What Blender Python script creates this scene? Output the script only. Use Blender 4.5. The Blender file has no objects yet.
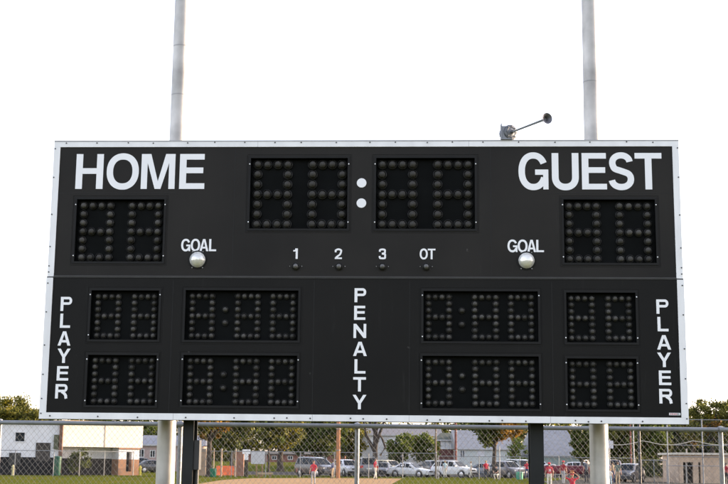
import bpy, math, random
import numpy as np
from mathutils import Vector, Matrix

sc = bpy.context.scene
COL = sc.collection
PI = math.pi
random.seed(7)

# ------------------------------------------------------------------ camera
F_PX, PITCH, ROLL, EYE = 1252.66, 0.17293, 0.010106, 1.6
def cam_axes():
    cp, sp = math.cos(PITCH), math.sin(PITCH)
    f = Vector((0, cp, sp)); r = Vector((1, 0, 0)); u = r.cross(f)
    c, s = math.cos(ROLL), math.sin(ROLL)
    return c*r + s*u, -s*r + c*u, f
CR, CU, CF = cam_axes()
cam = bpy.data.cameras.new('camera')
cam.sensor_width = 36.0
cam.lens = F_PX/728*36
cam.clip_start, cam.clip_end = 0.1, 4000
cam_o = bpy.data.objects.new('camera', cam); COL.objects.link(cam_o)
M3 = Matrix((CR, CU, -CF)).transposed()
cam_o.matrix_world = Matrix.Translation((0, 0, EYE)) @ M3.to_4x4()
sc.camera = cam_o

# ------------------------------------------------------------------ world, sun, exposure
SUN_AZ, SUN_EL = math.radians(66), math.radians(9)      # azimuth clockwise from +Y
w = bpy.data.worlds.new('World'); sc.world = w; w.use_nodes = True
wn, wl = w.node_tree.nodes, w.node_tree.links
sky = wn.new('ShaderNodeTexSky'); sky.sky_type = 'NISHITA'; sky.sun_disc = False
sky.sun_elevation, sky.sun_rotation = SUN_EL, SUN_AZ
sky.air_density, sky.dust_density, sky.ozone_density = 1.0, 2.0, 1.8
hs = wn.new('ShaderNodeHueSaturation'); hs.inputs['Saturation'].default_value = 0.5
wl.new(sky.outputs[0], hs.inputs['Color'])
wb = wn.new('ShaderNodeMixRGB'); wb.blend_type = 'MULTIPLY'; wb.inputs[0].default_value = 1; wb.inputs[2].default_value = (1.05, 0.965, 1.0, 1)   # camera white balance
wl.new(hs.outputs[0], wb.inputs[1]); wl.new(wb.outputs[0], wn['Background'].inputs[0])
wn['Background'].inputs[1].default_value = 0.15
sun = bpy.data.lights.new('sun', 'SUN'); sun.energy = 2.0; sun.angle = math.radians(0.5)
sun.color = (1.0, 0.72, 0.42)
sun_o = bpy.data.objects.new('sun', sun); COL.objects.link(sun_o)
sd = Vector((math.sin(SUN_AZ)*math.cos(SUN_EL), math.cos(SUN_AZ)*math.cos(SUN_EL), math.sin(SUN_EL)))
sun_o.rotation_euler = sd.to_track_quat('Z', 'Y').to_euler()
sun_o.location = (60, 20, 40)
vs = sc.view_settings
vs.view_transform = 'Standard'; vs.look = 'None'; vs.gamma = 1; vs.use_curve_mapping = False
vs.exposure = 2.55

# ------------------------------------------------------------------ measuring helpers (photo pixel at a depth -> world metres)
def at(px, py, Y):
    d = CR*((px-364)/F_PX) - CU*((py-242)/F_PX) + CF
    d = d/d.y
    return Vector((0, 0, EYE)) + d*Y
def gx(px, Y, py=470): return at(px, py, Y).x
def gz(px, py, Y): return at(px, py, Y).z
def gnd(px, py):
    d = CR*((px-364)/F_PX) - CU*((py-242)/F_PX) + CF
    t = -EYE/d.z
    return (d.x*t, d.y*t)

# ------------------------------------------------------------------ materials
MATS = {}
def mat(name, col, rough=0.6, metal=0.0, var=0.12, scale=6.0, bump=0.0, bscale=None, spec=0.5, stretch=None, trans=0.0, coat=0.0, col2=None, island=False):
    if name in MATS: return MATS[name]
    m = bpy.data.materials.new(name); m.use_nodes = True
    N, L = m.node_tree.nodes, m.node_tree.links
    p = N['Principled BSDF']
    p.inputs['Roughness'].default_value = rough
    p.inputs['Metallic'].default_value = metal
    p.inputs['Specular IOR Level'].default_value = spec
    if coat: p.inputs['Coat Weight'].default_value = coat; p.inputs['Coat Roughness'].default_value = 0.08
    tc = N.new('ShaderNodeTexCoord')
    mp = N.new('ShaderNodeMapping'); L.new(tc.outputs['Object'], mp.inputs['Vector'])
    if stretch: mp.inputs['Scale'].default_value = stretch
    nz = N.new('ShaderNodeTexNoise'); nz.inputs['Scale'].default_value = scale; nz.inputs['Detail'].default_value = 6
    L.new(mp.outputs[0], nz.inputs['Vector'])
    cr = N.new('ShaderNodeValToRGB')
    a = tuple(max(0, c*(1-var)) for c in col); b = tuple(min(1, c*(1+var)) for c in (col2 or col))
    cr.color_ramp.elements[0].position = 0.3; cr.color_ramp.elements[1].position = 0.7
    cr.color_ramp.elements[0].color = (*a, 1); cr.color_ramp.elements[1].color = (*b, 1)
    if island:
        ge = N.new('ShaderNodeNewGeometry'); mx = N.new('ShaderNodeMath'); mx.operation = 'MULTIPLY_ADD'
        mx.inputs[1].default_value = 0.55; mx.inputs[2].default_value = 0.0
        ad = N.new('ShaderNodeMath'); ad.operation = 'MULTIPLY_ADD'; ad.inputs[1].default_value = 0.45
        L.new(ge.outputs['Random Per Island'], mx.inputs[0]); L.new(nz.outputs['Fac'], ad.inputs[0]); L.new(mx.outputs[0], ad.inputs[2])
        L.new(ad.outputs[0], cr.inputs['Fac'])
    else:
        L.new(nz.outputs['Fac'], cr.inputs['Fac'])
    L.new(cr.outputs[0], p.inputs['Base Color'])
    if bump:
        bn = N.new('ShaderNodeTexNoise'); bn.inputs['Scale'].default_value = bscale or scale*4; bn.inputs['Detail'].default_value = 5
        L.new(mp.outputs[0], bn.inputs['Vector'])
        bp = N.new('ShaderNodeBump'); bp.inputs['Strength'].default_value = bump; bp.inputs['Distance'].default_value = 0.02
        L.new(bn.outputs['Fac'], bp.inputs['Height']); L.new(bp.outputs[0], p.inputs['Normal'])
    if trans:
        tr = N.new('ShaderNodeBsdfTranslucent'); L.new(cr.outputs[0], tr.inputs['Color'])
        ms = N.new('ShaderNodeMixShader'); ms.inputs[0].default_value = trans
        L.new(p.outputs[0], ms.inputs[1]); L.new(tr.outputs[0], ms.inputs[2])
        L.new(ms.outputs[0], N['Material Output'].inputs['Surface'])
    MATS[name] = m
    return m

def brick_mat(name, c1, c2, mortar, scale):
    if name in MATS: return MATS[name]
    m = bpy.data.materials.new(name); m.use_nodes = True
    N, L = m.node_tree.nodes, m.node_tree.links
    p = N['Principled BSDF']; p.inputs['Roughness'].default_value = 0.85
    tc = N.new('ShaderNodeTexCoord'); sx = N.new('ShaderNodeSeparateXYZ'); L.new(tc.outputs['Object'], sx.inputs[0])
    ad = N.new('ShaderNodeMath'); ad.operation = 'ADD'; L.new(sx.outputs[0], ad.inputs[0]); L.new(sx.outputs[1], ad.inputs[1])
    cx = N.new('ShaderNodeCombineXYZ'); L.new(ad.outputs[0], cx.inputs[0]); L.new(sx.outputs[2], cx.inputs[1])
    br = N.new('ShaderNodeTexBrick'); L.new(cx.outputs[0], br.inputs['Vector'])
    br.inputs['Scale'].default_value = scale
    br.inputs['Color1'].default_value = (*c1, 1); br.inputs['Color2'].default_value = (*c2, 1); br.inputs['Mortar'].default_value = (*mortar, 1)
    nz = N.new('ShaderNodeTexNoise'); nz.inputs['Scale'].default_value = 1.3; L.new(tc.outputs['Object'], nz.inputs['Vector'])
    mx = N.new('ShaderNodeMixRGB'); mx.blend_type = 'MULTIPLY'; mx.inputs[0].default_value = 0.5
    L.new(br.outputs[0], mx.inputs[1]); L.new(nz.outputs['Fac'], mx.inputs[2]); L.new(mx.outputs[0], p.inputs['Base Color'])
    MATS[name] = m
    return m

def glass_mat():
    if 'window_glass' in MATS: return MATS['window_glass']
    m = mat('window_glass', (0.02, 0.025, 0.03), rough=0.22, var=0.3, scale=2, spec=0.07)
    return m

# ------------------------------------------------------------------ mesh builder
class MB:
    def __init__(s): s.v, s.f, s.m = [], [], []
    def add(s, vs, fs, mi=0):
        o = len(s.v); s.v += [tuple(v) for v in vs]
        s.f += [tuple(i+o for i in f) for f in fs]; s.m += [mi]*len(fs); return s
    def quad(s, a, b, c, d, mi=0): return s.add([a, b, c, d], [(0, 1, 2, 3)], mi)
    def box(s, x0, x1, y0, y1, z0, z1, mi=0):
        if x0 > x1: x0, x1 = x1, x0
        if y0 > y1: y0, y1 = y1, y0
        if z0 > z1: z0, z1 = z1, z0
        vs = [(x0,y0,z0),(x1,y0,z0),(x1,y1,z0),(x0,y1,z0),(x0,y0,z1),(x1,y0,z1),(x1,y1,z1),(x0,y1,z1)]
        return s.add(vs, [(0,3,2,1),(4,5,6,7),(0,1,5,4),(1,2,6,5),(2,3,7,6),(3,0,4,7)], mi)
    def tube(s, pts, rad, n=8, mi=0, caps=True):
        pts = [Vector(p) for p in pts]
        if not hasattr(rad, '__len__'): rad = [rad]*len(pts)
        vs = []
        for i, p in enumerate(pts):
            t = (pts[min(i+1, len(pts)-1)] - pts[max(i-1, 0)]).normalized()
            ref = Vector((0, 0, 1)) if abs(t.z) < 0.9 else Vector((1, 0, 0))
            a = t.cross(ref).normalized(); b = a.cross(t)
            for k in range(n):
                an = 2*PI*k/n
                vs.append(p + (a*math.cos(an) + b*math.sin(an))*rad[i])
        fs = []
        for i in range(len(pts)-1):
            for k in range(n):
                k2 = (k+1) % n
                fs.append((i*n+k, i*n+k2, (i+1)*n+k2, (i+1)*n+k))
        if caps:
            fs.append(tuple(range(n-1, -1, -1))); fs.append(tuple((len(pts)-1)*n+k for k in range(n)))
        return s.add(vs, fs, mi)
    def lathe(s, c, axis, prof, n=14, mi=0):          # prof: (radius, distance along axis)
        c = Vector(c); ax = Vector(axis).normalized()
        ref = Vector((0, 0, 1)) if abs(ax.z) < 0.9 else Vector((1, 0, 0))
        a = ax.cross(ref).normalized(); b = ax.cross(a)
        vs, fs = [], []
        for r, d in prof:
            for k in range(n):
                an = 2*PI*k/n
                vs.append(c + ax*d + (a*math.cos(an)+b*math.sin(an))*max(r, 1e-4))
        for i in range(len(prof)-1):
            for k in range(n):
                k2 = (k+1) % n
                fs.append((i*n+k, (i+1)*n+k, (i+1)*n+k2, i*n+k2))
        return s.add(vs, fs, mi)
    def prism(s, poly, fr, th, mi=0):                 # poly 2-D in frame fr(u,v,d)->3-D, d = thickness outwards
        n = len(poly)
        vs = [fr(u, v, 0) for u, v in poly] + [fr(u, v, th) for u, v in poly]
        fs = [tuple(range(n, 2*n)), tuple(range(n-1, -1, -1))] + [(i, (i+1) % n, n+(i+1) % n, n+i) for i in range(n)]
        return s.add(vs, fs, mi)
    def strip(s, L, R, fr, th, closed=False, mi=0):
        n = len(L)
        vs = [fr(*p, 0) for p in L]+[fr(*p, 0) for p in R]+[fr(*p, th) for p in L]+[fr(*p, th) for p in R]
        fs = []
        m = n if closed else n-1
        for i in range(m):
            j = (i+1) % n
            fs += [(2*n+i, 3*n+i, 3*n+j, 2*n+j), (i, 2*n+i, 2*n+j, j), (3*n+i, n+i, n+j, 3*n+j)]
        if not closed:
            fs += [(0, n, 3*n, 2*n), (n-1, 3*n-1, 4*n-1, 2*n-1)]
        return s.add(vs, fs, mi)
    def build(s, name, mats, parent=None, smooth=True, loc=None):
        me = bpy.data.meshes.new(name); me.from_pydata(s.v, [], s.f)
        if not isinstance(mats, (list, tuple)): mats = [mats]
        for m in mats: me.materials.append(m)
        me.polygons.foreach_set('material_index', s.m)
        if smooth:
            me.polygons.foreach_set('use_smooth', [True]*len(s.f)); me.set_sharp_from_angle(angle=math.radians(35))
        me.validate(); me.update()
        o = bpy.data.objects.new(name, me); COL.objects.link(o)
        if parent: o.parent = parent
        if loc is not None: o.location = loc
        return o

def tag(o, label=None, cat=None, group=None, kind=None):
    if label: o['label'] = label
    if cat: o['category'] = cat
    if group: o['group'] = group
    if kind: o['kind'] = kind
    return o
def thing(name, label, cat, loc=(0, 0, 0), rz=0, group=None):
    o = bpy.data.objects.new(name, None); o.empty_display_size = 0.2; COL.objects.link(o)
    o.location = loc; o.rotation_euler = (0, 0, rz)
    return tag(o, label, cat, group)

# ------------------------------------------------------------------ shared materials
M_grass = None
def ground_mat(name, cols, scales, bump=0.3):
    m = bpy.data.materials.new(name); m.use_nodes = True
    N, L = m.node_tree.nodes, m.node_tree.links
    p = N['Principled BSDF']; p.inputs['Roughness'].default_value = 0.9; p.inputs['Specular IOR Level'].default_value = 0.0
    tc = N.new('ShaderNodeTexCoord')
    last = None
    for i, (c, s) in enumerate(zip(cols[1:], scales)):
        nz = N.new('ShaderNodeTexNoise'); nz.inputs['Scale'].default_value = s; nz.inputs['Detail'].default_value = 8; nz.inputs['Roughness'].default_value = 0.65
        L.new(tc.outputs['Object'], nz.inputs['Vector'])
        cr = N.new('ShaderNodeValToRGB'); cr.color_ramp.elements[0].position = 0.42; cr.color_ramp.elements[1].position = 0.62
        L.new(nz.outputs['Fac'], cr.inputs['Fac'])
        mx = N.new('ShaderNodeMixRGB'); L.new(cr.outputs[0], mx.inputs[0])
        if last is None: mx.inputs[1].default_value = (*cols[0], 1)
        else: L.new(last, mx.inputs[1])
        mx.inputs[2].default_value = (*c, 1); last = mx.outputs[0]
    L.new(last, p.inputs['Base Color'])
    bn = N.new('ShaderNodeTexNoise'); bn.inputs['Scale'].default_value = 12; bn.inputs['Detail'].default_value = 6
    L.new(tc.outputs['Object'], bn.inputs['Vector'])
    bp = N.new('ShaderNodeBump'); bp.inputs['Strength'].default_value = bump; bp.inputs['Distance'].default_value = 0.05
    L.new(bn.outputs['Fac'], bp.inputs['Height']); L.new(bp.outputs[0], p.inputs['Normal'])
    return m
M_grass = ground_mat('mown_grass', [(0.096, 0.101, 0.018), (0.135, 0.112, 0.024), (0.055, 0.080, 0.013)], [0.09, 0.8])
M_dirt = ground_mat('infield_dirt', [(0.33, 0.22, 0.125), (0.29, 0.185, 0.105), (0.36, 0.25, 0.145)], [0.3, 2.5], 0.15)
M_asphalt = ground_mat('asphalt', [(0.075, 0.075, 0.08), (0.095, 0.095, 0.098), (0.06, 0.06, 0.064)], [0.4, 3], 0.1)
M_gravel = ground_mat('pale_gravel', [(0.125, 0.115, 0.095), (0.15, 0.135, 0.11), (0.10, 0.09, 0.075)], [0.3, 2], 0.2)
M_white = mat('white_enamel', (0.76, 0.765, 0.775), rough=0.45, var=0.07, scale=7, spec=0.4, stretch=(1, 1, .35))
M_vinyl = mat('white_vinyl', (0.80, 0.81, 0.83), rough=0.5, var=0.02, scale=5, spec=0.4)
M_galv = mat('galvanised_steel', (0.215, 0.228, 0.24), rough=0.5, metal=0.35, var=0.12, scale=8)
M_wire = mat('galvanised_wire', (0.15, 0.155, 0.16), rough=0.6, metal=0.2, var=0.15, scale=2)
M_bolt = mat('dark_bolt', (0.06, 0.06, 0.065), rough=0.5, metal=0.5)
M_rivet = mat('bright_rivet', (0.75, 0.76, 0.78), rough=0.4)
M_glass = glass_mat()
M_rubber = mat('tyre_rubber', (0.02, 0.02, 0.02), rough=0.85)
M_rim = mat('alloy_rim', (0.5, 0.5, 0.52), rough=0.35, metal=0.7)
M_black = mat('black_plastic', (0.02, 0.02, 0.022), rough=0.5)
M_wood = mat('weathered_wood', (0.26, 0.16, 0.09), rough=0.85, var=0.3, scale=3, stretch=(6, 6, 0.6), bump=0.4)
M_conc = mat('concrete', (0.36, 0.34, 0.31), rough=0.9, var=0.15, scale=2, bump=0.2)

# ------------------------------------------------------------------ ground
def sheet(name, pts, z, m):
    b = MB(); n = len(pts)
    b.add([(x, y, z) for x, y in pts], [tuple(range(n))])
    o = b.build(name, m, smooth=False); o['kind'] = 'structure'; return o
sheet('ground', [(-1600, -200), (1600, -200), (1600, 2600), (-1600, 2600)], 0.0, M_grass)
g = [gnd(252, 478.3), gnd(330, 478.1), gnd(402, 478.6)]
sheet('infield_dirt', [(-3.0, 60), (-3.6, 72), gnd(197, 484), gnd(222, 480.2), *g, gnd(392, 484), (0.5, 76), (1.5, 60)], 0.004, M_dirt)
sheet('parking_lot', [(-16, 137), (26, 137), (44, 176), (-16, 176)], 0.004, M_asphalt)
sheet('gravel_yard', [(11.5, 66), (15.5, 110), (24, 136), (46.5, 176), (90, 176), (90, 66)], 0.006, M_gravel)
# lawn rising beyond the parking lot
b = MB(); nx, ny = 12, 8
vs = []
for j in range(ny):
    for i in range(nx):
        X = -70+80*i/(nx-1); Y = 178+140*j/(ny-1)
        vs.append((X, Y, 0.004 + 1.1*min(1, j/2.0) + (0.15*math.sin(X*0.11+j) if 0 < j else 0)))
b.add(vs, [(j*nx+i, j*nx+i+1, (j+1)*nx+i+1, (j+1)*nx+i) for j in range(ny-1) for i in range(nx-1)])
o = b.build('grass_bank', M_grass); o['kind'] = 'structure'

# ================================================================== SCOREBOARD
BX, BY, BZ, BW, BH, BYAW = -3.06663, 12.03241, 1.96407, 6.1, 2.71786, -0.0464933
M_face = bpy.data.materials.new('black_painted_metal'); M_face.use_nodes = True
M_face_dim = bpy.data.materials.new('black_painted_metal_dimmed'); M_face_dim.use_nodes = True  # same black, darkened for the lower cabinet: weaker sky glare painted in
def setup_face(m, c0, c1):
    N, L = m.node_tree.nodes, m.node_tree.links
    p = N['Principled BSDF']
    tc = N.new('ShaderNodeTexCoord')
    n1 = N.new('ShaderNodeTexNoise'); n1.inputs['Scale'].default_value = 0.9; n1.inputs['Detail'].default_value = 5
    L.new(tc.outputs['Object'], n1.inputs['Vector'])
    mp = N.new('ShaderNodeMapping'); mp.inputs['Scale'].default_value = (9, 1, 0.7); L.new(tc.outputs['Object'], mp.inputs['Vector'])
    n2 = N.new('ShaderNodeTexNoise'); n2.inputs['Scale'].default_value = 1.6; n2.inputs['Detail'].default_value = 7; n2.inputs['Roughness'].default_value = 0.7
    L.new(mp.outputs[0], n2.inputs['Vector'])
    cr = N.new('ShaderNodeValToRGB'); cr.color_ramp.elements[0].position = 0.3; cr.color_ramp.elements[1].position = 0.75
    cr.color_ramp.elements[0].color = (*c0, 1); cr.color_ramp.elements[1].color = (*c1, 1)
    L.new(n1.outputs['Fac'], cr.inputs['Fac'])
    c2 = N.new('ShaderNodeValToRGB'); c2.color_ramp.elements[0].position = 0.60; c2.color_ramp.elements[1].position = 0.82
    L.new(n2.outputs['Fac'], c2.inputs['Fac'])
    fc = N.new('ShaderNodeMath'); fc.operation = 'MULTIPLY'; fc.inputs[1].default_value = 0.42; L.new(c2.outputs[0], fc.inputs[0])
    mx = N.new('ShaderNodeMixRGB'); mx.inputs[2].default_value = (0.05, 0.05, 0.048, 1)
    L.new(fc.outputs[0], mx.inputs[0]); L.new(cr.outputs[0], mx.inputs[1])
    # scattered scuffs
    n3 = N.new('ShaderNodeTexNoise'); n3.inputs['Scale'].default_value = 11; n3.inputs['Detail'].default_value = 3; L.new(tc.outputs['Object'], n3.inputs['Vector'])
    c3 = N.new('ShaderNodeValToRGB'); c3.color_ramp.elements[0].position = 0.725; c3.color_ramp.elements[1].position = 0.78
    L.new(n3.outputs['Fac'], c3.inputs['Fac'])
    f3 = N.new('ShaderNodeMath'); f3.operation = 'MULTIPLY'; f3.inputs[1].default_value = 0.6; L.new(c3.outputs[0], f3.inputs[0])
    m3 = N.new('ShaderNodeMixRGB'); m3.inputs[2].default_value = (0.10, 0.10, 0.095, 1)
    L.new(f3.outputs[0], m3.inputs[0]); L.new(mx.outputs[0], m3.inputs[1])
    L.new(m3.outputs[0], p.inputs['Base Color'])
    p.inputs['Specular IOR Level'].default_value = 0.10
    mr = N.new('ShaderNodeMapRange'); mr.inputs['To Min'].default_value = 0.42; mr.inputs['To Max'].default_value = 0.6
    L.new(n1.outputs['Fac'], mr.inputs['Value']); L.new(mr.outputs[0], p.inputs['Roughness'])
setup_face(M_face, (0.0150, 0.0143, 0.0136), (0.0265, 0.0248, 0.0228)); setup_face(M_face_dim, (0.0082, 0.0082, 0.0080), (0.0135, 0.0130, 0.0122))  # upper lighter, lower darker: fall-off of sky glare put into the base colours
M_tray = mat('recess_black', (0.0038, 0.0044, 0.0045), rough=0.6, var=0.3, scale=3, spec=0.05)
M_trim = mat('panel_trim_black', (0.0105, 0.0105, 0.0105), rough=0.5, var=0.2, scale=4, spec=0.15)
M_cup = mat('lamp_cup_black', (0.020, 0.020, 0.019), rough=0.45, var=0.3, spec=0.25)
M_bulb = mat('unlit_smoked_bulb', (0.064, 0.062, 0.058), rough=0.5, var=0.28, scale=14, spec=0.09, island=True)
M_goal = mat('silvered_lens', (0.74, 0.74, 0.71), rough=0.24, metal=0.45, var=0.12, scale=12, bump=0.35, bscale=9)
M_steel = mat('black_steel', (0.011, 0.013, 0.014), rough=0.5, var=0.3, scale=3, spec=0.25)

board = thing('scoreboard', 'huge black sports scoreboard lettered HOME and GUEST with white border', 'scoreboard', (BX, BY, 0), BYAW)
def fr(u, v, d): return (u, -d, BZ+v)                 # board frame: d is towards the viewer

PANELS = [   # u0,u1,v0,v1, digits, row top, row bottom, bulb radius, colon (u, v1, v2)
    ('HOME', .255, 1.115, 1.516, 2.130, [(.312, .577), (.791, 1.052)], 2.076, 1.561, .040, None),
    ('CLK1', 1.956, 2.903, 1.843, 2.542, [(2.020, 2.316), (2.558, 2.849)], 2.486, 1.892, .0455, None),
    ('CLK2', 3.182, 4.136, 1.843, 2.542, [(3.240, 3.536), (3.780, 4.074)], 2.486, 1.892, .0455, None),
    ('GUEST', 4.987, 5.855, 1.516, 2.131, [(5.040, 5.304), (5.525, 5.790)], 2.075, 1.559, .040, None),
    ('', .443, 1.100, .757, 1.231, [(.497, .695), (.852, 1.047)], 1.179, .799, .0305, None),
    ('', .440, 1.100, .131, .608, [(.495, .693), (.850, 1.045)], .561, .172, .0305, None),
    ('', 1.360, 2.446, .757, 1.236, [(1.416, 1.609), (1.857, 2.050), (2.198, 2.392)], 1.187, .802, .0305, (1.737, 1.058, .930)),
    ('', 1.360, 2.446, .138, .612, [(1.416, 1.609), (1.857, 2.050), (2.198, 2.392)], .562, .174, .0305, (1.737, .434, .306)),
    ('', 3.644, 4.727, .759, 1.237, [(3.690, 3.887), (4.133, 4.332), (4.477, 4.670)], 1.187, .804, .0305, (4.009, 1.057, .926)),
    ('', 3.636, 4.727, .129, .619, [(3.690, 3.887), (4.133, 4.332), (4.477, 4.670)], .566, .176, .0305, (4.009, .438, .308)),
    ('', 4.996, 5.645, .756, 1.228, [(5.045, 5.243), (5.397, 5.592)], 1.179, .801, .0305, None),
    ('', 4.994, 5.637, .130, .603, [(5.045, 5.243), (5.397, 5.592)], .556, .176, .0305, None),
]
SEAM = 1.360
BD = 0.062                                             # border width
REC = 0.055                                            # recess depth
def cabinet(name, u0, u1, v0, v1, proud, panels, label, M_face=M_face):
    b = MB()
    us = sorted({u0, u1} | {p[1] for p in panels} | {p[2] for p in panels})
    vs_ = sorted({v0, v1} | {p[3] for p in panels} | {p[4] for p in panels})
    for i in range(len(us)-1):
        for j in range(len(vs_)-1):
            cu, cv = (us[i]+us[i+1])/2, (vs_[j]+vs_[j+1])/2
            if any(p[1] < cu < p[2] and p[3] < cv < p[4] for p in panels): continue
            b.quad(fr(us[i], vs_[j], proud), fr(us[i+1], vs_[j], proud), fr(us[i+1], vs_[j+1], proud), fr(us[i], vs_[j+1], proud))
    D = -0.22
    c = [(u0, v0), (u1, v0), (u1, v1), (u0, v1)]
    for k in range(4):
        a, d = c[k], c[(k+1) % 4]
        b.quad(fr(*a, proud), fr(*a, D), fr(*d, D), fr(*d, proud))
    b.quad(*[fr(*q, D) for q in reversed(c)])
    o = b.build(name, M_face, board, smooth=False)
    if label: o['label'] = label
    return o
up, lo = PANELS[:4], PANELS[4:]
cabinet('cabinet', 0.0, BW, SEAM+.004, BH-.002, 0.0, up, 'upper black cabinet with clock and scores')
cabinet('cabinet', -0.006, BW+.006, 0.0, SEAM-.004, 0.006, lo, 'lower black cabinet with penalty and player panels', M_face_dim)
# seam trim between the cabinets
b = MB(); b.box(-0.004, BW+.004, -0.012, 0.2, BZ+SEAM-.004, BZ+SEAM+.004)
b.box(BD+.002, BW-BD-.002, -0.016, -0.0065, BZ+SEAM+.0045, BZ+SEAM+.016)
b.build('seam_trim', mat('seam_grey', (0.05, 0.05, 0.05), rough=0.5, spec=0.2), board)
# vertical sheet seams on the lower and upper faces
M_seam = mat('seam_dark', (0.006, 0.006, 0.006), rough=0.7)
for (u0, u1, z0, z1, d) in [(u-.0018, u+.0018, .066, SEAM-.03, .006) for u in (2.597, 3.511, 1.234, 4.86)]+[(u-.0018, u+.0018, SEAM+.03, BH-.066, 0) for u in (1.80, 4.29)]+[(.066, 1.26, 2.190, 2.1935, 0), (4.84, BW-.066, 2.192, 2.1955, 0)]:
    b = MB(); b.box(u0, u1, -d-.0015, -d-.0002, BZ+z0, BZ+z1); b.build('sheet_seam', M_seam, board)
# white border
b = MB()
def bar(u0, u1, v0, v1, d0, d1, mi=0): b.box(u0, u1, -d1, -d0, BZ+v0, BZ+v1, mi)
bar(0, BW, BH-BD, BH-.008, .0005, .009)
bar(-.001, BW+.001, BH-.0075, BH+.004, -.02, .012, 2)                     # folded top lip
bar(0, BD, SEAM+.006, BH-BD-.0006, .0005, .009); bar(BW-BD, BW, SEAM+.006, BH-BD-.0006, .0005, .009)
bar(-.006, BD-.002, BD-.002, SEAM-.006, .0065, .015); bar(BW-BD+.002, BW+.006, BD-.002, SEAM-.006, .0065, .015)
bar(-.006, BW+.006, -.001, BD-.0026, .0065, .015)
rb = random.Random(3)
def bolt(u, v, d, r=.0075): b.lathe(fr(u, v, d), (0, -1, 0), [(r, 0), (r*.9, .005), (0, .007)], 6, 1)
u = 0.12
while u < BW-.05:
    bolt(u, BH-.020+rb.uniform(-.004, .004), .009)
    u += rb.uniform(.24, .36)
u = 0.10
while u < BW-.05:
    bolt(u, .018+rb.uniform(-.004, .010), .015, .0085)
    u += rb.choice([.12, .22, .38, .46])
for side in (0.012, BW-.012):
    for v in (2.64, 2.35, 1.98, 1.66, 1.47, 1.41): bolt(side, v, .009)
    for v in (1.30, 1.02, .70, .42, .19, .05): bolt(side, v, .015)
# faint joints in the border strips
for u in (1.28, 2.6, 3.51, 4.83):
    b.box(u-.0012, u+.0012, -.0158, -.0152, BZ+.001, BZ+BD-.004, 2)
for u in (2.02, 4.08):
    b.box(u-.0012, u+.0012, -.0098, -.0092, BZ+BH-BD+.001, BZ+BH-.009, 2)
b.build('border', [M_white, M_bolt, mat('lip_grey', (0.33, 0.33, 0.34), rough=0.5, metal=0.4)], board)

# bulbs --------------------------------------------------------------
def bulb_prof(r): return [(1.02*r, 0), (1.02*r, .55*r), (.93*r, .62*r), (.86*r, .25*r), (.74*r, .22*r), (.72*r, .62*r), (.62*r, .95*r), (.42*r, 1.17*r), (.2*r, 1.26*r), (0, 1.28*r)]
bulb_cache = {}
def bulb_mesh(r):
    if r in bulb_cache: return bulb_cache[r]
    b = MB(); pr = bulb_prof(r)
    b.lathe((0, 0, 0), (0, -1, 0), pr[:5], 16, 0); b.lathe((0, 0, 0), (0, -1, 0), pr[4:], 16, 1)
    me = bpy.data.meshes.new('bulb'); me.from_pydata(b.v, [], b.f); me.materials.append(M_cup); me.materials.append(M_bulb)
    me.polygons.foreach_set('material_index', b.m); me.polygons.foreach_set('use_smooth', [True]*len(b.f)); me.set_sharp_from_angle(angle=math.radians(50))
    bulb_cache[r] = me; return me
def digit_pts(ua, ub, vt, vb):
    out = []
    for row in range(7):
        v = vt+(vb-vt)*row/6
        cols = range(4) if row in (0, 3, 6) else (0, 3)
        for c in cols: out.append((ua+(ub-ua)*c/3, v))
    return out
rest = MB()
n_single = 0
order = ['CLK1', 'CLK2', 'GUEST', 'HOME', '']
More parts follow.
